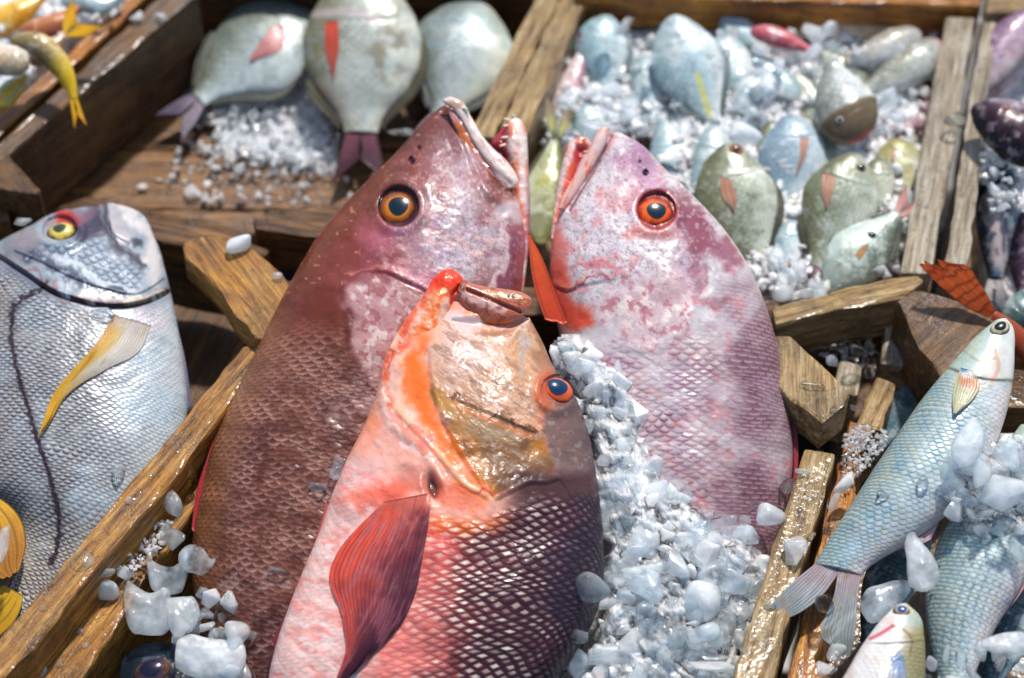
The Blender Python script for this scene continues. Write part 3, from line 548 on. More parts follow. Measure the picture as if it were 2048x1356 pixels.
def p2(c):
    P = c.P; n = len(P); Q = P + np.stack([fbm(P, 40, 4, 44), fbm(P, 40, 4, 45)], 1) * 16; f = fbm(P, 26, 5, 46); fs = fbm(P, 9, 4, 47); fl = fbm(P, 80, 4, 48)
    C = rgbm(n, (208, 200, 200)); C = mix(C, (170, 140, 156), ss(.0, .8, fl) * .55); C = mix(C, (150, 140, 146), ss(.3, 1, fbm(P, 14, 4, 58)) * .35); C = mix(C, (232, 222, 224), blob(Q, 1225, 470, 110, 95, 0, .5) * .8)
    C = mix(C, (214, 130, 130), ss(.25, .8, f) * .5); C = mix(C, (236, 228, 226), ss(.2, .7, fs) * .3)
    C = mix(C, (150, 112, 140), blob(Q, 1270, 320, 38, 40, 0, .6) * .7); C = mix(C, (178, 132, 158), blob(Q, 1300, 370, 60, 30, 50, .7) * .6)
    C = mix(C, (216, 160, 162), blob(Q, 1240, 395, 45, 22, -20, .6) * .8); C = mix(C, (206, 120, 112), blob(Q, 1300, 470, 42, 16, 15, .6) * .75)
    for x, y, rx, ry, dg, s in [(1395, 455, 30, 55, -35, .9), (1372, 410, 22, 36, -30, .6), (1450, 500, 18, 40, -30, .7), (1400, 540, 14, 40, 10, .5), (1345, 400, 14, 30, -40, .5), (1425, 600, 22, 16, 0, .5), (1340, 590, 36, 14, 0, .45), (1270, 600, 30, 22, 0, .5)]: C = mix(C, (128, 70, 84), blob(Q, x, y, rx, ry, dg, .45) * s)
    C = mix(C, (140, 104, 104), ss(.25, .9, fbm(P, 6, 3, 141)) * .4 * blob(P, 1260, 440, 190, 190, 10, .4)); C = mix(C, (238, 230, 226), ss(.3, .9, fbm(P, 7, 3, 142)) * .4 * blob(P, 1260, 440, 190, 190, 10, .4)); C = mix(C, (110, 84, 92), ss(.5, .9, fbm(rot(P, 40), 3.4, 2, 143, 1.6, .8)) * .4 * blob(P, 1260, 440, 190, 190, 10, .4))
    C = mix(C, (226, 96, 76), blob(Q, 1112, 560, 26, 70, -8, .6) * .85); C = mix(C, (220, 84, 60), blob(Q, 1150, 628, 40, 28, 20, .6) * .85); C = mix(C, (222, 120, 104), blob(Q, 1122, 480, 18, 60, 0, .6) * .6)
    C = mix(C, (196, 112, 116), stroke(Q, [(1150, 540), (1210, 535), (1270, 528)], 6) * .5)
    op = area(Q, [(1190, 590), (1260, 560), (1340, 540), (1390, 580), (1375, 650), (1310, 700), (1230, 690)], 16)
    C = mix(C, (214, 186, 186), op * .7); C = mix(C, (240, 228, 216), op * ss(.1, .6, fbm(P, 18, 4, 49)) * .8); C = mix(C, (176, 110, 122), op * ss(.25, .7, fbm(P, 14, 4, 50)) * .7)
    C = mix(C, (140, 70, 84), stroke(Q, GILL2, 2.2) * (.4 + .4 * f).clip(0, .8) * ss(1290, 1180, P[:, 0])); C = mix(C, (232, 150, 120), stroke(Q, [(1106, 560), (1140, 572), (1180, 560)], 4) * .6); C = mix(C, (150, 84, 100), stroke(Q, OPER2, 2.5) * (.1 + .4 * f).clip(0, .5))
    back = ss(-.1, .6, c.a + .3 * fbm(P, 70, 3, 51)); low = ss(820, 1080, P[:, 1]) * .35
    d, q, lat, idn, m = sc2(c); ed = ss(.4, 1.0, d) ** 1.3 * (.3 + .7 * ss(1.0, .35, np.abs(lat)))
    base = rgbm(n, (216, 204, 204)); base = mix(base, (180, 164, 178), ss(0, .8, fl) * .6); base = mix(base, (88, 58, 64), back * .92); base = mix(base, (150, 118, 130), idn * .4)
    edge = rgbm(n, (128, 84, 92)); edge = mix(edge, (168, 140, 146), back * .7); edge = mix(edge, (224, 110, 88), ss(.2, .8, fbm(P, 34, 4, 52)) * (1 - back) * .6)
    bc = mix(base, edge, np.clip(ed * (.65 + .6 * f).clip(.15, 1) + low * .25, 0, 1)); bc = mix(bc, (205, 178, 190), ss(.3, .6, .6 - np.abs(q - .75) * 2.4) * back * .6); bc = mix(bc, (236, 224, 222), ss(.2, .8, fbm(rot(P, 25), 20, 4, 53, 2, .8)) * (1 - back) * .6)
    bc = mix(bc, (128, 84, 88), ss(.2, .8, fbm(rot(P, -20), 16, 4, 54, 2.4, .8)) * low)
    C = mix(C, bc, m); C = mix(C, (226, 204, 190), ss(.93, .985, c.a) * ss(600, 480, P[:, 1]) * .7)
    C = mix(C, (30, 14, 26), blob(P, 1291, 344, 5, 6, 0, .3)); C = mix(C, (60, 30, 40), blob(P, 1280, 323, 3, 3) * .8); C = mix(C, (130, 40, 40), ss(45, 38, np.hypot(P[:, 0] - 1313, P[:, 1] - 420)) * .85)
    C = mix(C, (110, 70, 84), stroke(P, [(1222, 275), (1190, 335), (1160, 385), (1140, 420)], 2.4) * .7)
    return C
S2 = [(1192, 275, 1236, 264), (1170, 305, 1276, 285), (1146, 355, 1328, 336), (1120, 420, 1384, 390), (1105, 480, 1444, 455), (1100, 540, 1490, 520), (1108, 610, 1525, 595), (1122, 690, 1552, 680), (1135, 780, 1573, 780), (1150, 880, 1585, 880), (1165, 980, 1582, 975), (1180, 1080, 1562, 1065), (1195, 1180, 1527, 1160), (1212, 1300, 1480, 1280), (1240, 1400, 1430, 1390), (1300, 1460, 1390, 1455)]
b2 = body('body', S2, P1, f2, SKIN, 700, 440, .5, [.7, .85, .95, 1, 1, 1, 1, 1, 1, 1, 1, 1, 1, .95, .8, .5], .6, d2, p2)
eye(b2, 1313, 420, 39, f2, (226, 84, 24), (110, 30, 26), (8, 34, 50), 35, pr=.5, pdx=.06, pdy=-.05, inner=(236, 110, 30), bulge=.42)
def pu2(c):
    P = c.P; C = rgbm(len(P), (228, 190, 178)); C = mix(C, (216, 104, 84), ss(.0, .7, fbm(rot(P, -65), 16, 4, 56, 3, 1)) * .8); return mix(C, (236, 224, 220), blob(P, 1200, 285, 18, 18) * .6)
body('upper_jaw', [(1196, 270, 1218, 266), (1186, 290, 1216, 284), (1172, 320, 1200, 318), (1154, 352, 1182, 352), (1138, 380, 1162, 384), (1122, 410, 1142, 414), (1116, 430, 1128, 432)], P1, f2, FLESH, 90, 34, .8, None, .5, None, pu2, h=.014)
def pw2(c):
    P = c.P; C = rgbm(len(P), (224, 178, 172)); C = mix(C, (214, 96, 70), ss(.0, .7, fbm(P, 18, 4, 57)) * .7); C = mix(C, (170, 44, 44), area(P, [(1152, 290), (1178, 292), (1172, 330), (1150, 372), (1140, 360)], 5) * .9); C = mix(C, (224, 90, 60), stroke(P, [(1146, 330), (1130, 390), (1112, 440)], 8) * .7)
    return mix(C, (236, 214, 206), stroke(P, [(1148, 284), (1130, 330), (1116, 390), (1106, 440)], 6) * .7)
LJ2 = body('lower_jaw', [(1156, 274, 1176, 276), (1140, 284, 1184, 290), (1128, 312, 1180, 326), (1118, 355, 1160, 366), (1110, 400, 1136, 412), (1104, 445, 1124, 452), (1101, 480, 1112, 484)], P1, f2, FLESH, 110, 50, .7, None, .5, lambda c: .0007 * fbm(c.P, 12, 4, 58) - .006 * area(c.P, [(1152, 290), (1180, 292), (1174, 330), (1150, 372), (1140, 360)], 8), pw2, h=.0)
for x, y, dx, dy in [(1166, 280, 6, -4), (1170, 304, 9, 0), (1166, 318, 9, 0)]: tooth(LJ2, x, y, dx, dy, 2.8, LJ2.o)
fin('dorsal_fin', [(1572, 760), (1582, 830), (1587, 900), (1586, 965), (1575, 1050)], [(1578, 760), (1591, 830), (1597, 900), (1594, 965), (1580, 1060)], None, f2, (0, .003), ((120, 36, 44), (176, 60, 66)), 40, 8, 3, pl=P1, h0=.002)

# --- front snapper
P3 = P1.lift(.062)
f3 = thing('snapper', 'orange-headed snapper lying in front with a spread red fin', 'fish', P3.hit([(900, 1150)])[0] - P3.n * .06, 'large red snappers')
OP3 = [(985, 1004), (1030, 982), (1060, 968), (1100, 966), (1122, 955)]; FOLD = [(772, 800), (810, 845), (850, 885), (885, 925), (925, 970), (985, 1004)]; FOLD2 = [(858, 690), (862, 760), (880, 830), (905, 880), (940, 940), (985, 1002)]
PRE3 = [(912, 800), (950, 818), (1000, 838), (1040, 856), (1068, 868)]
def sc3(c):
    d, q, lat, idn = scales(c.s, c.v, .0045, .0154)
    P = c.P; m = ss(0, 40, P[:, 1] - np.interp(P[:, 0], [600, 700, 800, 870, 985, 1060, 1120, 1210], [880, 900, 960, 1010, 1020, 985, 975, 960]) + 10 * fbm(P, 40, 3, 60)); return d, q, lat, idn, m
def d3(c):
    P = c.P; d, q, lat, idn, m = sc3(c); dk = ss(-.35, .3, c.a); z = m * (.0013 * np.clip(q, 0, 1) - .0003 * ss(.8, 1, d)) * (.45 + .55 * dk)
    dd, sd, al = dist_line(P, OP3); z = z + .003 * np.exp(-dd / 45) * ss(5, -5, dd * sd)
    for F, a_, w_ in ((FOLD, .0024, 34), (FOLD2, .0022, 30)):
        dd, sd, al = dist_line(P, F); z = z + a_ * np.exp(-dd / w_) * ss(6, -6, dd * sd)
    dd, sd, al = dist_line(P, PRE3); z = z - .0015 * (1 - ss(1, 6, dd)) * ss(0, .4, al) + .001 * np.exp(-dd / 20) * ss(3, -3, dd * sd)
    z = z + .0011 * fbm(P, 60, 3, 61) + .0002 * fbm(P, 11, 3, 62); hd = area(P, [(880, 660), (1060, 640), (1100, 760), (1120, 950), (980, 990), (880, 850)], 20); z = z + hd * (.00016 * fbm(rot(P, 35), 10, 3, 63, 2.2, .8))
    e = np.hypot(P[:, 0] - 1114, P[:, 1] - 782); z = z + .0045 * np.exp(-((e - 40) / 12) ** 2) - .003 * (e < 32)
    z = z - .008 * blob(P, 866, 975, 14, 26, -15, .7) + .003 * stroke(P, [(700, 1010), (780, 985), (850, 985)], 26, .9)
    z = z + .002 * stroke(P, [(760, 790), (790, 850), (850, 900), (880, 960)], 10, .9) * 1.0
    z = z - .006 * area(P, [(905, 640), (1062, 628), (1030, 658), (985, 668), (945, 655)], 8)
    return z
def p3(c):
    P = c.P; n = len(P); Q = P + np.stack([fbm(P, 36, 5, 64), fbm(P, 36, 5, 65)], 1) * 14; f = fbm(P, 26, 5, 66); fs = fbm(P, 8, 4, 67); fl = fbm(P, 80, 4, 68)
    # throat and jaw: orange over pink
    C = rgbm(n, (236, 178, 160)); C = mix(C, (240, 132, 84), ss(-.2, .6, fl) * .7); C = mix(C, (238, 116, 50), area(Q, [(812, 730), (848, 670), (860, 760), (880, 850), (930, 920), (905, 925), (850, 860), (818, 800)], 20) * .85)
    C = mix(C, (246, 206, 190), area(Q, [(770, 740), (812, 700), (806, 790), (840, 870), (800, 850), (768, 800)], 10) * .75); C = mix(C, (226, 84, 56), stroke(Q, [(860, 590), (830, 650), (790, 700), (765, 750)], 12) * .55)
    C = mix(C, (238, 120, 70), blob(Q, 850, 650, 26, 50, 25, .6) * .7)
    # cheek: pinkish tan, then olive brown gill cover
    ck = area(Q, [(868, 700), (905, 650), (960, 662), (1030, 660), (1062, 640), (1100, 740), (1080, 800), (1066, 866), (1000, 850), (920, 815), (870, 770)], 12)
    C = mix(C, (198, 158, 128), ck * .95); C = mix(C, (232, 200, 190), ck * blob(Q, 935, 700, 50, 60, 0, .6) * .8); C = mix(C, (196, 146, 98), ck * blob(Q, 1050, 700, 34, 50, 0, .7) * .7); C = mix(C, (226, 214, 208), ck * ss(.1, .9, fbm(rot(P, 35), 11, 4, 69, 2.5, .8)) * .35)
    C = mix(C, (140, 106, 86), ck * ss(.25, .8, fbm(rot(P, 35), 14, 4, 70, 3, .7)) * .6); C = mix(C, (170, 170, 178), ck * stroke(Q, [(1040, 650), (1050, 690), (1048, 730)], 8) * .5)
    gc = area(Q, [(872, 770), (920, 812), (1000, 845), (1068, 868), (1110, 900), (1122, 955), (1060, 968), (985, 1004), (940, 940), (900, 870)], 9)
    C = mix(C, (124, 92, 64), gc * .95); C = mix(C, (196, 122, 48), gc * stroke(Q, [(890, 790), (925, 850), (960, 920), (985, 990)], 16) * .6); C = mix(C, (186, 140, 66), gc * blob(Q, 905, 800, 40, 22, 35, .8) * .6); C = mix(C, (176, 150, 120), gc * blob(Q, 960, 850, 80, 24, 25, .8) * .6)
    C = mix(C, (186, 180, 176), gc * ss(.05, .6, fbm(rot(P, 25), 12, 4, 71, 2, .8)) * blob(Q, 1005, 905, 85, 45, 25, .6) * .45); C = mix(C, (100, 68, 42), gc * ss(-.1, .9, fbm(P, 24, 5, 72)) * .55); C = mix(C, (196, 126, 50), gc * blob(Q, 1090, 900, 34, 16, 0, .6) * .6)
    C = mix(C, (236, 120, 40), gc * stroke(Q, [(900, 870), (930, 925), (975, 995)], 9) * .85)
    C = mix(C, (206, 198, 200), blob(Q, 936, 640, 44, 15, 8, .6) * .85); C = mix(C, (130, 104, 80), blob(Q, 985, 660, 34, 8, -4, .6) * .6); C = mix(C, (236, 214, 196), stroke(Q, [(905, 652), (950, 664), (990, 676), (1034, 664), (1060, 640)], 4) * .7)
    # head top and nape
    C = mix(C, (140, 104, 104), ss(.25, .9, fbm(P, 6, 3, 141)) * .2 * ck); C = mix(C, (238, 230, 226), ss(.3, .9, fbm(P, 7, 3, 142)) * .2 * ck); C = mix(C, (110, 84, 92), ss(.5, .9, fbm(rot(P, 40), 3.4, 2, 143, 1.6, .8)) * .2 * ck)
    np_ = area(Q, [(1066, 630), (1090, 680), (1110, 740), (1160, 790), (1190, 880), (1200, 960), (1120, 960), (1108, 900), (1072, 866), (1090, 790), (1068, 700)], 9)
    C = mix(C, (112, 92, 88), np_ * .92); C = mix(C, (70, 58, 62), np_ * ss(0, .5, c.a - .72 + .15 * fl) * .8); C = mix(C, (176, 168, 166), np_ * ss(.2, .9, fbm(P, 9, 4, 73)) * .4); C = mix(C, (170, 120, 84), np_ * blob(Q, 1075, 700, 22, 70, -15, .6) * .8)
    C = mix(C, (206, 96, 60), ss(54, 38, np.hypot((P[:, 0] - 1114) * 1.0, P[:, 1] - 782)) * ss(.2, -.6, (P[:, 0] - 1114) / 40.) * .6)
    C = mix(C, (84, 44, 30), stroke(Q, PRE3, 3.2) * (.6 + .3 * f).clip(0, .9)); C = mix(C, (214, 130, 84), stroke(P, [(p[0] - 4, p[1] + 9) for p in PRE3], 3.5) * .7); C = mix(C, (150, 60, 70), stroke(Q, OP3, 2.4) * (.4 + .4 * f).clip(0, .8))
    C = mix(C, (222, 160, 130), stroke(Q, [(p[0] - 2, p[1] + 7) for p in OP3], 3.5) * .6); C = mix(C, (246, 190, 150), stroke(P, [(p[0] + 4, p[1] - 4) for p in FOLD], 5) * .8); C = mix(C, (190, 60, 60), stroke(Q, FOLD, 2.4) * (.4 + .4 * f).clip(0, .8)); C = mix(C, (206, 90, 40), stroke(Q, FOLD2, 2.4) * (.3 + .5 * f).clip(0, .8)); C = mix(C, (240, 150, 130), stroke(Q, [(770, 780), (800, 840), (850, 890), (875, 950)], 7) * .7); C = mix(C, (246, 220, 212), stroke(Q, [(758, 770), (775, 830), (830, 890), (870, 930)], 4) * .7)
    # body
    d, q, lat, idn, m = sc3(c); X = P[:, 0] - (P[:, 1] - 1100) * -.12
    tt = (X - 560) / 620.; tt = tt + .05 * fl + .035 * f
    bs = rgbm(n, (240, 200, 190)); bs = mix(bs, (228, 128, 118), ss(.22, .42, tt) * .9); bs = mix(bs, (196, 72, 66), ss(.40, .50, tt) * .75 * ss(1250, 1000, P[:, 1] + 0 * X)); bs = mix(bs, (108, 52, 54), ss(.40, .66, tt) * .9); bs = mix(bs, (60, 36, 44), ss(.50, .80, tt) * .95); bs = mix(bs, (38, 32, 42), ss(.86, 1.0, tt) * .8)
    bs = mix(bs, (232, 116, 56), blob(Q, 930, 1040, 70, 30, 0, .6) * .75)
    wh = rgbm(n, (236, 226, 208)); wh = mix(wh, (246, 226, 220), ss(.4, .2, tt)); wh = mix(wh, (196, 206, 210), ss(.8, 1, tt))
    spot = ss(1.05, .5, np.abs(q - .36 - .14 * idn) / .34 + np.abs(lat + .3 * (vnoise(idn * 91, idn * 37, 3) - .5)) / (.58 + .15 * f)) ; lite = ss(.25, .6, tt) * ss(1.04, .8, tt)
    edge = ss(.74, .96, d); bs = mix(bs, (56, 26, 36), edge * ss(.45, .7, tt) * .35); bs = mix(bs, (244, 214, 204), edge * ss(.42, .25, tt) * .5 * (.5 + f).clip(0, 1))
    bs = mix(bs, wh, spot * (.15 + .85 * lite) * (.25 + .85 * idn) * (.85 + .5 * fbm(P, 50, 3, 146)).clip(.25, 1)); bs = mix(bs, (236, 140, 130), ss(.0, .8, fbm(rot(P, 20), 14, 4, 74, 2, 1)) * ss(.45, .3, tt) * .55); bs = mix(bs, (250, 236, 232), ss(.3, .8, fbm(rot(P, 10), 12, 3, 75, 2, 1)) * ss(.34, .2, tt) * .6)
    C = mix(C, (76, 52, 52), ss(980, 1060, P[:, 0]) * ss(930, 960, P[:, 1])); C = mix(C, bs, m); C = mix(C, (236, 196, 190), blob(Q, 720, 930, 60, 90, 15, .7) * .5 * (1 - ck)); C = mix(C, (236, 150, 140), ss(.1, .7, fbm(rot(P, 30), 10, 3, 76, 2, 1)) * blob(P, 710, 930, 70, 110, 15, .7) * .5)
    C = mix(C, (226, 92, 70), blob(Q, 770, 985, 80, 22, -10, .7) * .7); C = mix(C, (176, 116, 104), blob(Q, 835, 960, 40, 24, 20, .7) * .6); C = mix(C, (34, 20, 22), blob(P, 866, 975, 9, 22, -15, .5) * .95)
    C = mix(C, (210, 90, 60), blob(Q, 905, 985, 50, 22, 30, .6) * .5)
    return C
S3 = [(876, 602, 1058, 634), (846, 640, 1084, 682), (800, 678, 1107, 733), (768, 727, 1138, 775), (752, 790, 1160, 815), (728, 852, 1180, 876), (695, 917, 1192, 945), (665, 987, 1202, 1020), (640, 1062, 1208, 1090), (606, 1142, 1207, 1160), (573, 1227, 1192, 1230), (549, 1302, 1160, 1295), (536, 1372, 1112, 1368), (550, 1460, 1060, 1450), (620, 1530, 1000, 1520), (700, 1570, 900, 1565)]
b3 = body('body', S3, P3, f3, SKIN, 760, 520, .42, [.6, .8, .95, 1, 1.05, 1.05, 1, 1, 1, 1, 1, 1, 1, .9, .6, .3], .55, d3, p3, back=.55)
eye(b3, 1114, 781, 34, f3, (232, 104, 28), (150, 40, 44), (14, 44, 74), 30, deg=-20, pr=.6, pdx=-.18, pdy=.06, inner=(220, 90, 50), bulge=.6)
def pk3(c):
    P = c.P; Q = P + np.stack([fbm(P, 30, 4, 80), fbm(P, 30, 4, 79)], 1) * 9; C = rgbm(len(P), (232, 138, 104)); C = mix(C, (236, 176, 158), ss(-.3, .6, fbm(P, 40, 4, 78)) * .8); C = mix(C, (222, 70, 44), ss(600, 565, Q[:, 1]) * .9)
    C = mix(C, (236, 112, 48), stroke(Q, [(880, 590), (862, 640), (846, 690), (836, 740), (832, 780)], 15) * .75); C = mix(C, (240, 206, 192), stroke(Q, [(896, 604), (884, 640), (878, 676)], 9) * .8); C = mix(C, (216, 90, 66), stroke(Q, [(852, 590), (822, 635), (790, 690), (772, 730)], 8) * .6)
    C = mix(C, (246, 216, 202), ss(.15, .8, fbm(rot(P, 60), 14, 4, 82, 2.4, 1)) * .55 * ss(570, 610, P[:, 1])); C = mix(C, (190, 50, 34), stroke(P, [(918, 574), (906, 590), (903, 606)], 4) * .8)
    C = mix(C, (236, 214, 180), blob(P, 888, 581, 6, 6) * .9); return C
body('lower_jaw', [(884, 549, 906, 545), (866, 566, 924, 561), (855, 586, 921, 582), (836, 614, 906, 612), (814, 644, 896, 646), (795, 674, 886, 690), (778, 706, 874, 730), (767, 738, 858, 764), (764, 772, 836, 790)], P3, f3, SKIN, 200, 110, .5, [1, 1, 1, .95, .9, .8, .7, .62, .5], .55, lambda c: .0011 * fbm(c.P, 30, 3, 83) + .0003 * fbm(c.P, 10, 3, 84) - .003 * stroke(c.P, [(918, 574), (905, 590), (903, 606)], 4, .8) + .002 * stroke(c.P, [(880, 600), (862, 650), (848, 700)], 14, .9), pk3, h=.010)
def pu3(c):
    P = c.P; C = rgbm(len(P), (176, 104, 80)); C = mix(C, (226, 196, 190), stroke(P, [(925, 590), (965, 605), (1005, 618)], 9) * .8); C = mix(C, (130, 66, 50), stroke(P, [(935, 578), (985, 598), (1040, 622)], 4) * .85); C = mix(C, (206, 150, 100), stroke(P, [(975, 588), (1020, 592), (1050, 600)], 7) * .7); C = mix(C, (190, 106, 40), stroke(P, [(945, 625), (975, 645), (1010, 645)], 9) * .8); return mix(C, (110, 50, 40), ss(.2, .8, fbm(P, 12, 3, 85)) * .5)
UJ = body('upper_lip', [(914, 590, 918, 600), (924, 572, 930, 622), (945, 576, 952, 640), (972, 582, 978, 654), (1002, 586, 1010, 656), (1030, 590, 1035, 646), (1050, 596, 1054, 630), (1062, 604, 1064, 618)], P3, f3, FLESH, 140, 60, .5, None, .5, lambda c: .0006 * fbm(rot(c.P, 15), 14, 4, 86, 3, 1) - .003 * stroke(c.P, [(935, 580), (985, 600), (1040, 624)], 3, .9), pu3, h=.012)
for x, y, dx, dy in [(926, 574, 3, -9), (1016, 592, 6, -10), (1024, 592, 7, -8)]: tooth(UJ, x, y, dx, dy, 2.8, UJ.o)
def pp3(c):
    P = c.P; C = rgbm(len(P), (220, 84, 68)); C = mix(C, (236, 84, 54), ss(.55, .05, c.w) * ss(.7, .0, c.t) * .9); C = mix(C, (104, 46, 58), ss(.25, .8, c.w * .75 + c.t * .55 - .1 + .1 * fbm(P, 40, 3, 87))); C = mix(C, (58, 26, 40), ss(.8, 1.5, c.w * .8 + c.t * .8)); C = mix(C, (186, 110, 120), ss(.1, .8, fbm(rot(P, -62), 9, 3, 88, 8, 1)) * .5)
    C = mix(C, (60, 20, 34), (np.abs(np.sin(c.w * math.pi * 19)) < .3) * .4 * ss(.05, .25, c.t)); return mix(C, (226, 120, 100), ss(.2, .02, c.t + .06 * fbm(P, 20, 3, 89)) * .85)
fin('pectoral_fin', [(768, 1004), (720, 1050), (672, 1110), (660, 1140), (684, 1240), (690, 1300), (668, 1372)], [(862, 985), (858, 1040), (846, 1110), (832, 1180), (800, 1250), (745, 1310), (680, 1376)], b3, f3, (.0012, .0035), nu=90, nv=110, rays_n=19, paint=pp3, arch=.003, thick=.0008, edge=.14)
fin('pelvic_fin', [(655, 1000), (630, 1080), (590, 1180), (560, 1250), (540, 1290)], [(662, 1015), (640, 1092), (602, 1190), (572, 1255), (545, 1292)], None, f3, (0, .0), ((196, 90, 84), (120, 50, 60)), 40, 8, 3, pl=P3, h0=.002)
fin('pelvic_fin', [(1056, 466), (1060, 520), (1070, 580), (1090, 640)], [(1058, 466), (1082, 510), (1108, 575), (1136, 648)], None, f2, (.012, .006), ((226, 92, 44), (206, 70, 40)), 40, 16, 7, pl=P1, h0=.03)

#PART4
# ------------------------------------------------------------------ the big silver bream
P4 = Plane(150, 800, .118, 12)
f4 = thing('sea_bream', 'big silver bream with yellow fins and dark lateral line at the left edge', 'fish', P4.hit([(60, 850)])[0] - P4.n * .05)
GILL4 = [(-60, 470), (0, 512), (55, 548), (105, 582), (165, 602), (225, 611), (290, 603), (342, 580)]
CHEEK4 = [(30, 505), (80, 525), (140, 555), (210, 580), (280, 590), (330, 560)]
LAT4 = [(95, 568), (60, 588), (30, 615), (22, 650), (28, 710), (45, 780), (62, 835), (85, 910), (106, 975), (118, 1030), (118, 1075), (103, 1130)]
MOUTH4 = [(232, 410), (252, 440), (262, 470), (252, 486), (225, 470), (214, 440), (216, 415)]
def d4(c):
    P = c.P; d, q, lat, idn = scales(c.s, c.v, .0030, .0076); dd, sd, al = dist_line(P, GILL4); m = ss(4, 40, dd * (sd > 0)); m = m * (sd > 0)
    z = m * (.0007 * np.clip(q, 0, 1) - .0003 * ss(.85, 1, d)) + .004 * np.exp(-dd / 40) * (sd < 0) - .003 * (1 - ss(2, 9, dd)) * (sd > 0)
    dc, sc, _ = dist_line(P, CHEEK4); z = z + .0025 * np.exp(-dc / 30) * (sc < 0); z = z - .0018 * stroke(P, MOUTH4[3:] + MOUTH4[:1], 4, .9)
    z = z - .004 * (np.hypot((P[:, 0] - 121) / 1.15, P[:, 1] - 461) < 30) + .003 * np.exp(-((np.hypot((P[:, 0] - 121) / 1.2, P[:, 1] - 461) - 36) / 9) ** 2)
    return z + .0009 * fbm(P, 80, 3, 91) + .00012 * fbm(P, 12, 3, 92)
def p4(c):
    P = c.P; n = len(P); Q = P + np.stack([fbm(P, 40, 4, 93), fbm(P, 40, 4, 94)], 1) * 14; f = fbm(P, 26, 5, 95); fs = fbm(P, 9, 4, 96); fl = fbm(P, 90, 4, 97)
    dd, sd, al = dist_line(P, GILL4)
    C = rgbm(n, (146, 154, 160)); C = mix(C, (186, 188, 190), ss(0, .9, f) * .5)
    # head
    C = mix(C, (52, 48, 62), area(Q, [(140, 425), (205, 410), (222, 470), (262, 510), (290, 520), (240, 500), (180, 478), (140, 480)], 12) * .9); C = mix(C, (150, 110, 120), blob(Q, 160, 430, 40, 12, -10, .6) * .6)
    C = mix(C, (196, 190, 188), area(Q, [(235, 405), (275, 422), (305, 465), (330, 540), (335, 585), (300, 560), (285, 500), (265, 460)], 10) * .9); C = mix(C, (186, 170, 170), area(Q, MOUTH4, 8) * .6); C = mix(C, (40, 36, 48), stroke(Q, [(218, 415), (222, 450), (240, 482), (262, 500), (292, 520)], 6) * .7); C = mix(C, (214, 206, 202), stroke(Q, [(250, 412), (290, 460), (318, 530)], 12) * .7)
    C = mix(C, (96, 90, 96), area(Q, [(0, 480), (70, 470), (110, 500), (70, 540), (0, 512)], 12) * .6); C = mix(C, (156, 136, 132), blob(Q, 70, 480, 40, 16, -15, .6) * .4)
    ck = area(Q, [(80, 500), (160, 478), (240, 505), (292, 530), (270, 590), (180, 565), (110, 535)], 14); C = mix(C, (158, 172, 182), ck * .8); C = mix(C, (216, 222, 224), ck * ss(.2, 1, f) * .35)
    dg, q, lat, idn = scales(P[:, 1] * .0005 - P[:, 0] * .0001, P[:, 0] * .0005 + P[:, 1] * .0001, .0048, .0105); C = mix(C, (60, 64, 78), ck * ss(.5, 1, dg) * ss(1.05, .4, np.abs(lat)) * .8)
    C = mix(C, (206, 210, 212), stroke(Q, [(105, 522), (170, 552), (235, 580), (300, 592)], 7) * .8); C = mix(C, (58, 60, 76), stroke(Q, [(60, 515), (110, 548), (180, 578), (240, 590)], 9) * .75); C = mix(C, (180, 196, 204), ss(.2, .7, fs) * stroke(Q, [(60, 520), (110, 553), (180, 582)], 11) * .7)
    C = mix(C, (120, 60, 64), stroke(Q, GILL4, 5) * .4); C = mix(C, (34, 22, 26), stroke(P, GILL4, 2.6) * ss(-.9, 0, f) * ss(-20, 120, P[:, 0]) * .9); C = mix(C, (182, 60, 54), blob(Q, 125, 437, 26, 11, -8, .5) * .85)
    C = mix(C, (226, 214, 190), stroke(Q, [(210, 606), (270, 604), (335, 588)], 5) * .6 * (sd < 0)); C = mix(C, (90, 96, 110), blob(Q, 50, 560, 60, 24, 30, .6) * .6 * (sd > 0))
    # body
    d, q, lat, idn = scales(c.s, c.v, .0030, .0076); m = ss(3, 30, dd) * (sd > 0); up = ss(70, -90, P[:, 0] + (800 - P[:, 1]) * -.1)
    belly = ss(120, 300, P[:, 0] + .1 * (P[:, 1] - 800) + 40 * fl)
    bs = rgbm(n, (166, 168, 166)); bs = mix(bs, (142, 124, 112), up * .8); bs = mix(bs, (200, 208, 210), belly * .8); bs = mix(bs, (214, 196, 180), ss(.2, .8, f) * up * .5); bs = mix(bs, (176, 200, 214), ss(.1, .7, fl) * .4); bs = mix(bs, (190, 170, 140), ss(1000, 1150, P[:, 1]) * .5)
    ed = ss(.4, 1, d) ** 1.2 * ss(1.0, .3, np.abs(lat)); bs = mix(bs, (64, 58, 64), ed * (1.1 - .75 * belly) * (.8 + .4 * f).clip(.2, 1)); bs = mix(bs, (232, 236, 236), ss(.25, .6, .6 - np.abs(q - .5) * 2.2) * (.4 + .2 * belly)); bs = mix(bs, (130, 150, 160), ss(.3, .8, fs) * belly * .4)
    C = mix(C, bs, m); C = mix(C, (40, 26, 30), stroke(P + np.stack([fs, fs], 1) * 4, LAT4, 4.4) * .88); C = mix(C, (70, 64, 72), stroke(P, LAT4, 10, .9) * .45 * ss(-.2, .5, fs))
    C = mix(C, (226, 206, 210), blob(Q, 290, 640, 40, 24, 0, .7) * .5 * (sd > 0))
    return C
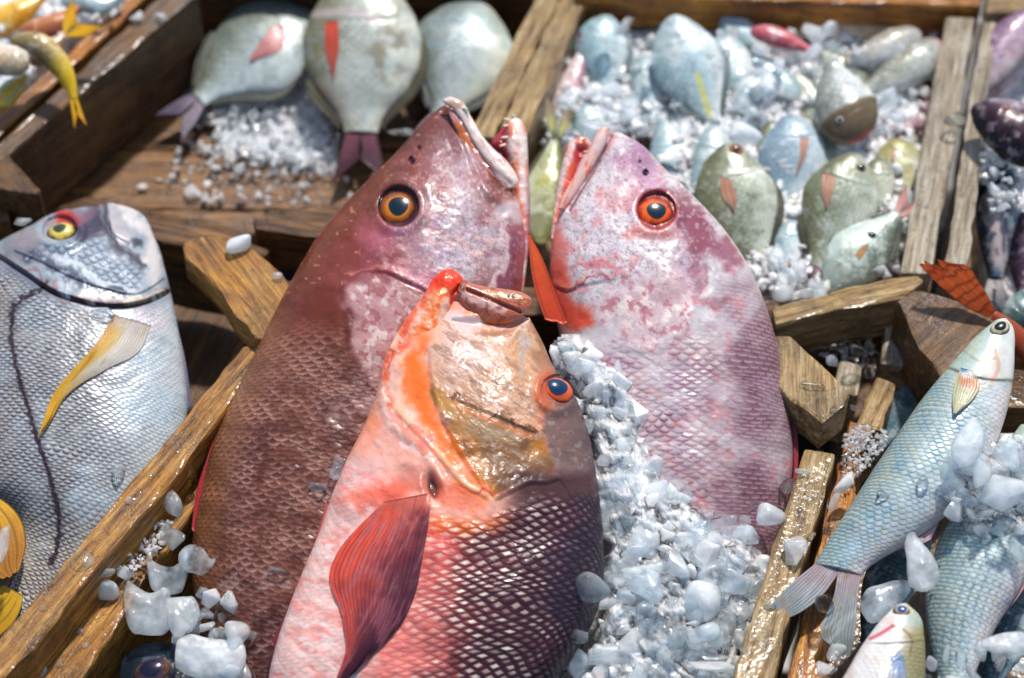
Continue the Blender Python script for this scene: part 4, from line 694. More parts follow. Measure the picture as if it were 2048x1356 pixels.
S4 = [(205, 409, 224, 405), (140, 423, 268, 419), (62, 455, 310, 478), (-8, 495, 333, 550), (-62, 560, 353, 640), (-95, 650, 368, 735), (-105, 760, 374, 830), (-95, 870, 345, 940), (-45, 970, 270, 1040), (38, 1040, 190, 1100), (46, 1110, 125, 1150), (20, 1175, 72, 1200), (5, 1215, 50, 1232), (0, 1235, 40, 1248)]
b4 = body('body', S4, P4, f4, SILVER, 620, 420, .36, [.5, .7, .9, 1, 1, 1, 1, 1, 1, .9, .8, .7, .6, .4], .55, d4, p4)
eye(b4, 121, 461, 31, f4, (214, 186, 84), (60, 40, 30), (52, 60, 44), 26, deg=8, pr=.42, inner=(226, 206, 110), pdx=-.1, pdy=.1)
def py(c):
    P = c.P; C = rgbm(len(P), (224, 172, 40)); C = mix(C, (206, 200, 194), ss(.15, .55, c.w) * ss(.9, .4, c.t) * .95); C = mix(C, (196, 186, 180), ss(.16, .02, c.t) * .9); C = mix(C, (196, 120, 90), ss(.4, .0, c.t) * ss(.3, .0, c.w) * .5); C = mix(C, (160, 110, 20), ss(0, .8, fbm(rot(P, -50), 8, 3, 98, 8, 1)) * .5)
    return mix(C, (110, 96, 84), (np.abs(np.sin(c.w * math.pi * 16)) < .25) * .5 * ss(.9, .4, c.t))
fin('pectoral_fin', [(228, 628), (190, 690), (140, 745), (100, 800), (80, 860)], [(302, 650), (280, 700), (210, 740), (135, 790), (88, 862)], b4, f4, (.001, .003), nu=70, nv=80, rays_n=16, paint=py, arch=.002, thick=.0006, mat=FINP, edge=.2)
fin('dorsal_fin', [(-30, 985), (5, 1000), (40, 1035), (52, 1085), (40, 1140)], [(-80, 1000), (-50, 1080), (-30, 1130), (-20, 1150), (5, 1160)], None, f4, (.0, .0), ((216, 160, 40), (170, 110, 30)), 40, 24, 9, pl=P4, h0=.024)
fin('tail_fin', [(46, 1190), (40, 1220), (30, 1240), (10, 1262), (-30, 1290)], [(8, 1170), (-10, 1180), (-30, 1190), (-60, 1210), (-90, 1225)], None, f4, (.0, -.004), ((206, 160, 30), (180, 130, 20)), 30, 24, 9, pl=P4, h0=.012)
fin('pelvic_fin', [(350, 660), (362, 720), (372, 780), (376, 820)], [(356, 656), (370, 716), (379, 776), (381, 816)], None, f4, (0, 0), ((120, 100, 120), (70, 70, 110)), 24, 6, 3, pl=P4, h0=.0)

# ------------------------------------------------------------------ the mullets
P5 = Plane(1800, 950, .185, 14, -6)
f5 = thing('mullet', 'blue-silver mullet lying across the crate corner, forked tail over the rail', 'fish', P5.hit([(1800, 950)])[0] - P5.n * .03, 'mullets in the lower right crate')
def mul_p(dark, stripes=.25, head=None, hs=None, pitch=.0042):
    def paint(c):
        P = c.P; n = len(P); f = fbm(P, 24, 5, 101); fl = fbm(P, 70, 4, 102); fs = fbm(P, 8, 4, 103); d, q, lat, idn = scales(c.s, c.v, pitch, pitch * 1.7)
        bk = ss(.15, -1, c.a) if dark < 0 else ss(-.15, 1, c.a); be = ss(.0, .9, c.a + .15 * fl) if dark < 0 else ss(.0, -.9, c.a + .15 * fl)
        C = rgbm(n, (198, 208, 206)); C = mix(C, (156, 186, 194), ss(-.1, .8, fl) * .65); C = mix(C, (110, 118, 104), bk * .8); C = mix(C, (222, 218, 216), be * .85); C = mix(C, (222, 196, 190), ss(.75, 1, be) * .5)
        C = mix(C, (196, 176, 130), (ss(.2, .7, fs) * .35)); C = mix(C, (86, 110, 122), ss(.72, .96, d) * (.22 + .3 * f).clip(0, .5) * (1 - be * .8)); C = mix(C, (222, 236, 240), ss(.2, .6, .6 - np.abs(q - .5) * 2.2) * .55); C = mix(C, (130, 160, 172), idn * .3 * (1 - be))
        st = np.abs(((c.v / (pitch * 1.7)) % 1) - .5) * 2; s2 = np.abs(((c.v / .0072) % 1) - .5) * 2; C = mix(C, (116, 134, 134), ss(.4, .95, s2) * stripes * (1 - be * .6) * (.7 + .5 * f).clip(0, 1)); C = mix(C, (90, 150, 186), ss(.5, 1.1, f) * .22)
        if hs is not None:
            m = ss(hs + .03, hs - .03, c.u + .03 * f); H = rgbm(n, (196, 206, 200)); H = mix(H, (150, 166, 150), bk * .8); H = mix(H, (226, 222, 214), be * .8); H = mix(H, (206, 190, 150), ss(.2, .7, f) * .4); H = mix(H, (224, 230, 226), ss(.2, .7, fs) * .3); C = mix(C, H, m)
            C = mix(C, (110, 116, 96), ss(.012, .0, np.abs(c.u + .04 * c.a ** 2 - hs)) * .6)
        if head: C = head(c, C)
        return C
    return paint
def mul_d(hs, pitch=.0042):
    def disp(c):
        d, q, lat, idn = scales(c.s, c.v, pitch, pitch * 1.7); m = ss(hs - .01, hs + .04, c.u); return m * (.0007 * np.clip(q, 0, 1) - .0002 * ss(.85, 1, d)) + .0005 * fbm(c.P, 60, 3, 104) + .0018 * np.exp(-np.abs(c.u - hs) / .03) * (c.u + .04 * c.a ** 2 < hs)
    return disp
def h5(c, C):
    P = c.P; C = mix(C, (222, 206, 190), stroke(P, [(1985, 720), (1965, 770), (1920, 760)], 14, .9) * .5); C = mix(C, (60, 120, 170), blob(P, 1932, 733, 12, 10) * .0); C = mix(C, (206, 150, 130), stroke(P, [(1990, 700), (1996, 740), (1985, 760)], 4) * .6)
    return mix(C, (140, 140, 110), stroke(P, [(1925, 700), (1960, 722), (1990, 716)], 3) * .5)
S5 = [(1992, 640, 2012, 636), (1962, 664, 2025, 652), (1926, 702, 2029, 712), (1882, 752, 2023, 782), (1838, 807, 2006, 850), (1796, 868, 1978, 915), (1753, 930, 1938, 985), (1712, 994, 1872, 1048), (1673, 1054, 1796, 1098), (1645, 1100, 1742, 1132), (1628, 1130, 1722, 1152)]
b5 = body('body', S5, P5, f5, SILVER, 560, 320, .6, [.6, .8, .95, 1, 1, 1, 1, 1, .9, .75, .5], .55, mul_d(.24), mul_p(-1, .2, h5, .24))
eye(b5, 1999, 656, 22, f5, (206, 200, 170), (110, 104, 84), (16, 20, 22), 16, deg=35, pr=.58, inner=(190, 180, 140), pdx=.05)
def tailp(c):
    P = c.P; C = rgbm(len(P), (150, 158, 158)); C = mix(C, (190, 150, 156), ss(.5, .0, c.t) * .6); C = mix(C, (84, 92, 88), ss(.3, 1, c.t + .1 * fbm(P, 30, 3, 105)) * .7); C = mix(C, (196, 204, 204), ss(.1, .8, fbm(rot(P, -50), 8, 3, 106, 8, 1)) * .45); C = mix(C, (150, 110, 60), ss(.4, .9, fbm(P, 16, 3, 107)) * .4)
    return mix(C, (60, 60, 60), (np.abs(np.sin(c.w * math.pi * 10)) < .3) * .4)
fin('tail_fin', [(1632, 1126), (1590, 1160), (1545, 1205), (1496, 1254)], [(1680, 1142), (1645, 1190), (1600, 1225), (1500, 1258)], None, f5, (0, .004), nu=50, nv=50, rays_n=10, paint=tailp, pl=P5, h0=.004, edge=.1)
fin('tail_fin', [(1676, 1142), (1668, 1190), (1650, 1235), (1640, 1270), (1672, 1300)], [(1722, 1150), (1714, 1200), (1712, 1250), (1706, 1290), (1698, 1316)], None, f5, (0, .002), nu=50, nv=50, rays_n=10, paint=tailp, pl=P5, h0=.006, edge=.1)
def pec5(c):
    P = c.P; C = rgbm(len(P), (190, 186, 150)); C = mix(C, (206, 130, 90), blob(P, 1938, 765, 22, 14, 30) * .8); C = mix(C, (226, 226, 224), blob(P, 1935, 745, 14, 12) * .8); C = mix(C, (50, 110, 170), blob(P, 1928, 735, 9, 9) * .8); return mix(C, (120, 116, 84), (np.abs(np.sin(c.w * math.pi * 9)) < .3) * .5)
fin('pectoral_fin', [(1922, 735), (1910, 765), (1905, 800), (1906, 826)], [(1946, 742), (1960, 770), (1948, 795), (1915, 826)], b5, f5, (.001, .004), nu=40, nv=30, rays_n=9, paint=pec5, arch=.002)
fin('anal_fin', [(1880, 1040), (1850, 1062), (1810, 1085), (1780, 1100)], [(1862, 1078), (1835, 1092), (1806, 1098), (1782, 1106)], None, f5, (0, 0), ((214, 176, 176), (190, 140, 140)), 24, 12, 6, pl=P5, h0=-.002)

P6 = Plane(1950, 1130, .155, 16)
f6 = thing('mullet', 'striped blue-silver mullet half under the ice at the right edge', 'fish', P6.hit([(1950, 1130)])[0] - P6.n * .03, 'mullets in the lower right crate')
S6 = [(2040, 850, 2090, 860), (2000, 905, 2120, 930), (1945, 975, 2100, 1030), (1890, 1050, 2070, 1115), (1862, 1130, 2036, 1185), (1850, 1210, 1995, 1250), (1860, 1285, 1968, 1305), (1872, 1340, 1950, 1350), (1880, 1380, 1940, 1385)]
b6 = body('body', S6, P6, f6, SILVER, 480, 300, .6, None, .55, mul_d(.2, .0040), mul_p(-1, .6, None, .14, .0040))
fin('anal_fin', [(2048, 1128), (2030, 1165), (2000, 1215), (1978, 1250)], [(2070, 1140), (2046, 1180), (2010, 1228), (1984, 1256)], None, f6, (0, 0), ((206, 150, 150), (160, 110, 120)), 24, 12, 6, pl=P6, h0=.0)
fin('tail_fin', [(1876, 1350), (1868, 1390), (1860, 1420)], [(1948, 1350), (1962, 1390), (1975, 1420)], None, f6, (0, 0), ((150, 160, 160), (100, 110, 110)), 24, 16, 6, pl=P6, h0=.004)
P7 = Plane(1780, 1290, .185, 18)
f7 = thing('mullet', 'small white-bellied mullet poking its head up at the bottom right', 'fish', P7.hit([(1780, 1300)])[0] - P7.n * .03, 'mullets in the lower right crate')
def h7(c, C):
    P = c.P; n = len(P); be = ss(20, -30, P[:, 0] - np.interp(P[:, 1], [1205, 1250, 1300, 1360], [1806, 1815, 1806, 1800]) + 8 * fbm(P, 24, 3, 108)); C = mix(C, (232, 226, 220), be * .9); C = mix(C, (150, 128, 72), (1 - be) * ss(1235, 1270, P[:, 1]) * .6); C = mix(C, (214, 186, 170), be * ss(0, .7, fbm(P, 20, 4, 109)) * .45)
    C = mix(C, (190, 70, 80), stroke(P, [(1740, 1278), (1765, 1265), (1785, 1252)], 3.5) * .7); C = mix(C, (120, 90, 60), stroke(P, [(1785, 1252), (1805, 1258), (1822, 1275), (1820, 1310)], 2.6) * .5); return mix(C, (70, 100, 140), blob(P, 1795, 1320, 14, 14) * .6)
S7 = [(1790, 1212, 1812, 1206), (1766, 1236, 1836, 1228), (1730, 1282, 1848, 1275), (1696, 1338, 1850, 1335), (1668, 1390, 1848, 1400), (1650, 1450, 1830, 1460), (1680, 1500, 1790, 1505)]
b7 = body('body', S7, P7, f7, SILVER, 240, 180, .6, None, .55, mul_d(.3), mul_p(1, .3, h7, .26))
eye(b7, 1803, 1221, 17, f7, (170, 150, 110), (90, 70, 50), (40, 70, 120), 13, deg=-10, pr=.55, inner=(190, 170, 140))
fin('pectoral_fin', [(1790, 1318), (1776, 1350), (1770, 1390)], [(1806, 1318), (1812, 1350), (1806, 1390)], b7, f7, (.001, .004), ((120, 150, 190), (190, 150, 130)), 24, 16, 6)

def dark_p(c):
    P = c.P; C = rgbm(len(P), (30, 38, 46)); C = mix(C, (84, 104, 120), ss(0, .7, fbm(P, 30, 4, 111)) * .6); return mix(C, (12, 16, 22), ss(0, .7, fbm(P, 50, 3, 112)) * .6)
P8 = Plane(320, 1340, .07, 10)
f8 = thing('dark_fish', 'blue-black fish head peeping out by the ice at the bottom left', 'fish', P8.hit([(330, 1400)])[0] - P8.n * .03)
b8 = body('body', [(236, 1400, 246, 1318), (262, 1440, 272, 1296), (310, 1470, 320, 1286), (360, 1480, 366, 1296), (410, 1480, 412, 1318), (460, 1470, 452, 1352), (500, 1440, 490, 1400)], P8, f8, SKIN, 120, 90, .5, None, .55, lambda c: .0008 * fbm(c.P, 30, 4, 113), dark_p)
eye(b8, 303, 1342, 36, f8, (70, 60, 90), (110, 70, 40), (24, 22, 44), 28, deg=25, pr=.6, inner=(60, 44, 40))
P9 = Plane(1280, 1350, .085, 10)
f9 = thing('dark_fish', 'black fish with a ringed eye under the ice at the bottom edge', 'fish', P9.hit([(1280, 1400)])[0] - P9.n * .03)
b9 = body('body', [(1190, 1420, 1200, 1366), (1225, 1440, 1236, 1340), (1280, 1460, 1286, 1328), (1340, 1450, 1340, 1336), (1390, 1430, 1386, 1366), (1420, 1420, 1410, 1400)], P9, f9, SKIN, 100, 80, .5, None, .55, None, dark_p)
eye(b9, 1276, 1352, 32, f9, (60, 74, 90), (110, 130, 150), (10, 16, 26), 24, pr=.6, inner=(90, 104, 120))

# ------------------------------------------------------------------ small fish, built from a spine
BREAM = [(0, .02), (.012, .16), (.03, .26), (.055, .36), (.16, .68), (.32, .95), (.44, 1), (.58, .88), (.72, .62), (.86, .34), (.94, .22), (1, .2)]
SLIM = [(0, .02), (.012, .22), (.028, .36), (.055, .52), (.16, .82), (.36, 1), (.6, .9), (.8, .6), (.93, .36), (1, .32)]
def small_fish(name, label, spine, wid, z, tilt=16, roll=0, prof=BREAM, back=1, pal=None, thick=.34, tail=None, eye_at=None, pec=None, group=None, fins=(225, 120, 84), tailc=((150, 120, 130), (110, 70, 90)), seed=1, nu=110, nv=60, bars=.1, eyer=None, eyec=(214, 120, 40), extra=None, fork=.5, edges=None):
    edges = edges or ((.3, .93) if prof is BREAM or wid > 180 else None)
    """spine: head -> tail root in photo points; back=+1 puts the back on the right of that direction"""
    p = dict(side=(196, 206, 204), back=(118, 122, 108), belly=(226, 228, 222), tint=(150, 180, 190)); p.update(pal or {})
    sp = spline(spine, 15) if len(spine) > 2 else np.linspace(spine[0], spine[-1], 15); sp = np.asarray(sp, float); T = np.gradient(sp, axis=0); T /= np.linalg.norm(T, axis=1)[:, None]; Nn = np.stack([T[:, 1], -T[:, 0]], 1)
    u = np.linspace(0, 1, 15); uq = np.r_[0, .012, .03, .05, u[1:]]; spq = np.stack([np.interp(uq, u, sp[:, k]) for k in (0, 1)], 1); Nq = np.stack([np.interp(uq, u, Nn[:, k]) for k in (0, 1)], 1); wq = np.interp(uq, *zip(*prof)) * wid / 2
    st = np.hstack([spq + Nq * wq[:, None], spq - Nq * wq[:, None]])          # left column = left of travel on the photo
    mid = sp[7]; pl = Plane(mid[0], mid[1], z, tilt, roll); f = thing(name, label, 'fish', pl.hit([mid])[0] - pl.n * wid * PXM * .25, group); wid = wid * 1.0
    def paint(c):
        P = c.P; n = len(P); fq = fbm(P, 22, 4, seed + 200); fl = fbm(P, 60, 3, seed + 210); bb = c.a * -1 if back > 0 else c.a; bb = -bb if False else bb
        C = rgbm(n, p['side']); C = mix(C, p['tint'], ss(-.1, .6, fl) * .6); C = mix(C, p['back'], ss(-.05, .85, -bb + .2 * fq) * .85); C = mix(C, p['belly'], ss(.1, .8, bb + .15 * fq) * .8)
        d_, q_, l_, i_ = scales(c.s, c.v, .0036, .0076); sm_ = ss(.24, .3, c.u); C = mix(C, np.array(p['back']) * .8, ss(.5, 1, d_) * ss(1, .4, np.abs(l_)) * .5 * sm_ * ss(.7, -.3, bb)); C = mix(C, (240, 240, 236), ss(.3, .6, .6 - np.abs(q_ - .4) * 2.2) * .25 * sm_ * i_)
        st_ = np.abs(((c.v / .0042) % 1) - .5) * 2; C = mix(C, np.array(p['back']) * .9, ss(.35, .9, st_) * bars * ss(.25, .35, c.u)); C = mix(C, np.array(p['side']) * .55, ss(.03, .0, np.abs(c.u + .05 * c.a ** 2 - .27)) * .22 * (np.abs(c.a) < .7)); C = mix(C, np.array(p['back']) * .8, ss(.2, 1, fbm(P, 14, 4, seed + 230)) * (.12 if group == gA else .35)); C = mix(C, (236, 238, 232), ss(.2, 1, fbm(P, 18, 4, seed + 240)) * (.15 if group == gA else .45)); C = mix(C, np.array(p['tint']) * .9, ss(.25, .8, fq) * .4)
        C = mix(C, np.array(p['back']) * .8, ss(.27, .2, c.u + .03 * fq) * .3); C = mix(C, (70, 50, 50), ss(.035, .02, np.abs(c.a - .05)) * ss(.09, .05, c.u) * .7)
        if extra: C = extra(c, C)
        return C
    def disp(c): return .00028 * fbm(c.P, 30, 3, seed + 220) + .0006 * np.exp(-np.abs(c.u + .05 * c.a ** 2 - .27) / .03) * ss(.28, .26, c.u + .05 * c.a ** 2)
    b = body('body', st, pl, f, SILVER, nu, nv, thick, None, .55, disp, paint)
    e0, tv, nv_ = sp[-1], T[-1], Nn[-1]; w1_ = wq[-1]
    if tail:
        Lt, Sp = tail; a0, a1 = e0 + nv_ * w1_ * .9 - tv * 4, e0 - nv_ * w1_ * .9 - tv * 4; m = e0 + tv * Lt * fork
        fin('tail_fin', [a0, e0 + tv * Lt * .4 + nv_ * Sp * .38, e0 + tv * Lt + nv_ * Sp * .5], [e0 - tv * 2, e0 + tv * Lt * .3 + nv_ * 2, m], None, f, (0, .002), tailc, 18, 14, 6, pl=pl, h0=.002)
        fin('tail_fin', [e0 - tv * 2, e0 + tv * Lt * .3 - nv_ * 2, m], [a1, e0 + tv * Lt * .4 - nv_ * Sp * .38, e0 + tv * Lt - nv_ * Sp * .5], None, f, (0, .002), tailc, 18, 14, 6, pl=pl, h0=.002)
    if pec: fin('pectoral_fin', pec[0], pec[1], b, f, (.0004, .0014), (fins, tuple(int(x * .8 + 20) for x in fins)), 24, 18, 7, mat=FINP, thick=.0005, edge=.2)
    if edges:
        uu = np.linspace(edges[0], edges[1], 9); sp_ = np.stack([np.interp(uu, uq, spq[:, k]) for k in (0, 1)], 1); nn = np.stack([np.interp(uu, uq, Nq[:, k]) for k in (0, 1)], 1); ww = np.interp(uu, uq, wq)
        for sg, nm, sel in ((1, 'dorsal_fin', slice(0, 9)), (-1, 'anal_fin', slice(4, 9))):
            q = np.arange(9)[sel]; ex = wid * .07 * np.sin(np.linspace(.5, math.pi * .9, len(q)))
            fin(nm, sp_[q] + nn[q] * (sg * ww[q] * .94)[:, None], sp_[q] + nn[q] * (sg * (ww[q] + ex))[:, None] + np.gradient(sp_, axis=0)[q] * .5, None, f, (0, 0), tuple(tuple(int(x * k) for x in p['back']) for k in (.9, .6)), 40, 6, 1, pl=pl, h0=.0, mat=FINP, thick=.0006)
    if eye_at: eye(b, eye_at[0], eye_at[1], eyer or wid * .07, f, eyec, tuple(int(x * .5) for x in eyec), (18, 22, 28), res=24, pr=.55, inner=eyec)
    return f, b

gA = 'round breams in the half-empty crate'
small_fish('sea_bream', 'grey bream lying slanted with pink pectoral fin against the dark plank wall', [(640, 40), (560, 78), (470, 130), (395, 200)], 190, .075, 12, prof=BREAM, back=1, pal=dict(side=(186, 198, 196), back=(96, 100, 84), belly=(206, 216, 218), tint=(150, 160, 150)), tail=(84, 78), pec=([(548, 48), (520, 84), (498, 118)], [(570, 52), (566, 92), (505, 122)]), fins=(214, 130, 126), tailc=((96, 74, 100), (60, 44, 72)), seed=1, group=gA, bars=.16, nu=150, nv=90)
def exA(c, C):
    P = c.P; C = mix(C, (110, 100, 74), blob(P, 775, 110, 46, 70, 10, .8) * .55 * ss(-.5, .4, fbm(P, 20, 3, 231))); C = mix(C, (196, 176, 176), stroke(P, [(630, 30), (690, 22), (760, 40)], 8) * .6); C = mix(C, (160, 90, 70), blob(P, 650, 215, 26, 40, -20, .7) * .5); return mix(C, (236, 236, 226), blob(P, 690, 190, 46, 70, 0, .8) * .5)
small_fish('sea_bream', 'tall pale bream hanging tail-down with a bright orange pectoral fin', [(722, -30), (724, 60), (724, 160), (722, 268)], 238, .105, 22, prof=[(0, .2), (.06, .6), (.18, .86), (.36, 1), (.55, .97), (.72, .74), (.86, .42), (.95, .3), (1, .28)], back=1, pal=dict(side=(206, 212, 206), back=(112, 108, 80), belly=(224, 224, 208), tint=(180, 196, 196)), tail=(96, 110), pec=([(650, 42), (650, 95), (664, 150)], [(676, 40), (678, 90), (667, 158)]), fins=(220, 90, 66), tailc=((110, 56, 70), (70, 30, 44)), seed=2, group=gA, bars=.1, nu=180, nv=110, extra=exA)
small_fish('sea_bream', 'plump plain pale bream beside the middle divider boards', [(960, 2), (940, 60), (915, 140), (880, 235)], 215, .085, 16, prof=BREAM, back=1, pal=dict(side=(206, 216, 214), back=(120, 128, 120), belly=(226, 226, 204), tint=(178, 204, 214)), tail=(70, 90), seed=3, group=gA, bars=.12, nu=150, nv=90)

gB = 'small silver fish on ice in the upper right crate'
OR = (206, 150, 120); teal = dict(side=(184, 208, 210), back=(134, 160, 164), belly=(226, 232, 230), tint=(164, 196, 204)); pale = dict(side=(206, 218, 220), back=(150, 170, 170), belly=(232, 232, 224), tint=(176, 206, 214)); olive = dict(side=(190, 196, 178), back=(104, 104, 76), belly=(222, 222, 206), tint=(160, 170, 150)); blue = dict(side=(178, 194, 202), back=(134, 154, 166), belly=(216, 224, 226), tint=(156, 180, 192)); yel = dict(side=(206, 206, 166), back=(150, 144, 90), belly=(226, 222, 196), tint=(190, 190, 150)); purp = dict(side=(176, 146, 150), back=(110, 74, 84), belly=(206, 186, 184), tint=(150, 110, 120))
def SF(label, spine, wid, z, pal, **k):
    if k.get('group', gB) == gB: wid *= 1.04 if k.get('prof') is None or k.get('prof') is BREAM else 1.16
    return small_fish('small_fish', label, spine, wid, z, pal=pal, group=k.pop('group', gB), **k)
SF('round teal fish at the top of the crate beside the divider', [(1220, 30), (1205, 80), (1210, 140), (1215, 185)], 108, .125, teal, tilt=20, seed=11)
SF('deep blue fish touching the back plank, above the teal one', [(1240, -20), (1285, 30), (1310, 85), (1322, 120)], 110, .11, teal, seed=12)
SF('large pale blue-white fish half buried in ice, yellow streak on its flank', [(1345, 30), (1365, 100), (1400, 180), (1432, 250)], 140, .14, pale, tilt=22, seed=13, extra=lambda c, C: mix(C, (222, 214, 120), stroke(c.P, [(1395, 150), (1412, 205), (1425, 240)], 6) * .7))
SF('olive brown fish half hidden under the large pale one', [(1335, 185), (1365, 225), (1400, 262), (1420, 285)], 64, .105, olive, seed=14)
SF('tall yellowish fish standing in the gap between the two snapper heads', [(1082, 490), (1088, 420), (1100, 340), (1112, 270)], 88, .11, dict(side=(176, 180, 140), back=(110, 112, 70), belly=(206, 206, 176), tint=(190, 180, 90)), tail=(80, 70), seed=15, tailc=((190, 190, 110), (150, 130, 110)))
SF('grey-green bream with dark eye and orange fin, right behind the pale snapper', [(1462, 285), (1462, 350), (1485, 440), (1520, 550)], 160, .13, olive, tilt=22, prof=BREAM, seed=16, eye_at=(1472, 300), eyer=14, eyec=(190, 120, 60), pec=([(1440, 352), (1445, 395), (1466, 420)], [(1462, 360), (1474, 400), (1470, 424)]), fins=OR, tail=(60, 50), bars=.16, nu=140, nv=90)
SF('pale fish peeping out from behind the right snapper back', [(1325, 240), (1340, 300), (1355, 370), (1380, 450)], 92, .1, pale, seed=17)
SF('flat blue fish under the ice lump with a small orange fin', [(1580, 228), (1585, 290), (1578, 350), (1570, 420)], 132, .12, blue, tilt=20, seed=18, pec=([(1600, 275), (1600, 315), (1592, 345)], [(1618, 275), (1612, 310), (1594, 348)]), fins=OR)
SF('olive bream with striped flank and orange fin near the front rail', [(1712, 305), (1692, 370), (1662, 450), (1630, 535)], 150, .135, olive, tilt=22, seed=19, eye_at=(1722, 335), eyer=10, eyec=(120, 100, 70), pec=([(1645, 345), (1645, 390), (1652, 415)], [(1672, 350), (1664, 390), (1655, 420)]), fins=OR, tail=(50, 60), bars=.2, nu=140, nv=90)
SF('brown-headed fish with white eye pointing down right in the ice', [(1728, 280), (1700, 235), (1680, 190), (1665, 130)], 110, .15, dict(side=(206, 210, 206), back=(140, 140, 130), belly=(226, 226, 220), tint=(200, 204, 200)), prof=SLIM, back=-1, seed=20, eye_at=(1680, 240), eyer=8, eyec=(206, 210, 206), extra=lambda c, C: mix(mix(C, (104, 88, 66), ss(.42, .36, c.u) * .9), (190, 110, 110), ss(.09, .02, c.u) * .8), thick=.7)
SF('purple-grey slim fish slanting towards the right rail', [(1735, 312), (1770, 285), (1815, 258), (1860, 238)], 42, .11, purp, prof=SLIM, seed=21, thick=.9)
SF('plump pale yellow fish tail-down against the right rail', [(1822, 285), (1800, 320), (1795, 360), (1802, 400)], 82, .115, yel, prof=SLIM, seed=22, tail=(44, 50), pec=([(1780, 300), (1782, 316), (1786, 326)], [(1790, 298), (1790, 312), (1788, 326)]), fins=OR, tailc=((206, 170, 150), (190, 140, 130)))
SF('silver fish with a pink snout poking out of the ice by the right rail', [(1884, 86), (1840, 120), (1790, 150), (1730, 180)], 72, .13, dict(side=(200, 206, 196), back=(130, 124, 110), belly=(226, 226, 220), tint=(190, 190, 170)), prof=SLIM, seed=23, thick=.8, extra=lambda c, C: mix(C, (206, 150, 150), ss(.12, .02, c.u) * .7))
SF('silver fish with a blunt snout lying above the pink-snouted one', [(1842, 66), (1800, 84), (1750, 105), (1690, 125)], 56, .14, dict(side=(210, 212, 206), back=(150, 140, 124), belly=(226, 224, 216), tint=(200, 190, 170)), prof=SLIM, seed=24, thick=.8)
SF('long yellowish pink fish lying under the back plank', [(1800, 62), (1740, 50), (1670, 50), (1580, 70)], 56, .12, dict(side=(214, 190, 140), back=(170, 140, 80), belly=(222, 200, 180), tint=(214, 180, 150)), prof=SLIM, seed=25, thick=.8)
SF('pink-tailed fish end sticking out of the ice under the back plank', [(1500, 62), (1530, 68), (1565, 78), (1620, 100)], 34, .14, dict(side=(206, 120, 120), back=(170, 90, 100), belly=(214, 150, 150), tint=(200, 110, 116)), prof=SLIM, seed=26, thick=.8)
SF('green-tinged fish lying along the front rail', [(1655, 585), (1700, 530), (1752, 475), (1800, 425)], 120, .125, dict(side=(178, 192, 180), back=(96, 100, 86), belly=(208, 218, 208), tint=(160, 182, 176)), prof=BREAM, back=1, seed=27, eye_at=(1745, 470), eyer=9, eyec=(90, 90, 80), pec=([(1718, 520), (1730, 505), (1738, 490)], [(1712, 508), (1722, 494), (1736, 486)]), fins=(206, 150, 90), tail=(50, 60), tailc=((222, 170, 160), (200, 140, 130)))
SF('greenish fish flank squeezed between the two striped breams', [(1588, 368), (1588, 410), (1586, 450), (1584, 490)], 60, .1, olive, prof=SLIM, seed=28)
SF('small bluish fish lying in the ice above the blue one', [(1470, 215), (1500, 190), (1530, 170), (1570, 160)], 56, .125, pale, prof=SLIM, seed=29, thick=.8)
SF('whitish fish back half sunk in ice next to the large pale one', [(1250, 190), (1290, 215), (1320, 250), (1340, 300)], 70, .105, pale, prof=SLIM, seed=30)

SF('pale fish back rising from the ice between the large pale one and the grey-green bream', [(1440, 70), (1455, 120), (1480, 170), (1500, 215)], 80, .122, pale, prof=SLIM, seed=31)
SF('silver-grey fish flank under the brown-headed one', [(1660, 300), (1640, 250), (1620, 200), (1590, 150)], 76, .112, olive, prof=SLIM, seed=32)
SF('thin pinkish fish along the divider boards', [(1110, 250), (1130, 200), (1150, 150), (1165, 100)], 46, .115, dict(side=(214, 190, 190), back=(160, 120, 130), belly=(226, 214, 206), tint=(190, 160, 170)), prof=SLIM, seed=33, tail=(40, 40))
SF('grey fish wedged between the blue fish and the olive bream', [(1640, 260), (1640, 310), (1630, 370), (1610, 440)], 70, .112, olive, prof=SLIM, seed=34)
SF('dark-backed fish lying deep beside the right rail', [(1860, 160), (1850, 210), (1830, 260), (1800, 300)], 60, .1, purp, prof=SLIM, seed=35)

for lab, spn, wd, zz, pp, sd_ in [
    ('slim silver fish between the pale snapper forehead and the grey-green bream', [(1430, 250), (1425, 310), (1415, 370), (1400, 430)], 66, .118, pale, 71),
    ('slim olive fish showing between the grey-green bream and the blue one', [(1545, 240), (1545, 290), (1535, 340), (1520, 390)], 54, .113, olive, 72),
    ('narrow olive fish right of the striped olive bream', [(1760, 315), (1757, 355), (1748, 400), (1735, 450)], 60, .118, olive, 73),
    ('pale narrow fish low between the grey-green and olive breams', [(1585, 440), (1580, 480), (1570, 520), (1555, 560)], 52, .115, pale, 74),
    ('small silver fish beside the large pale blue-white one, nearest the teal fish', [(1285, 110), (1293, 150), (1298, 190), (1300, 235)], 60, .122, pale, 75),
    ('thin silver fish lying level in the ice left of the brown-headed one', [(1600, 195), (1570, 170), (1540, 145), (1505, 120)], 44, .132, pale, 76),
    ('thin olive fish lying level in the ice above the brown-headed one', [(1735, 165), (1705, 145), (1675, 125), (1640, 105)], 44, .13, olive, 77),
    ('whitish fish poking up beside the yellowish one near the divider', [(1165, 210), (1175, 240), (1185, 270), (1195, 305)], 58, .12, pale, 78),
    ('silver fish with grey back under the top ice, middle of the back plank', [(1440, 40), (1470, 55), (1500, 75), (1530, 100)], 48, .128, pale, 79)]:
    SF(lab, spn, wd, zz, pp, prof=SLIM, seed=sd_)

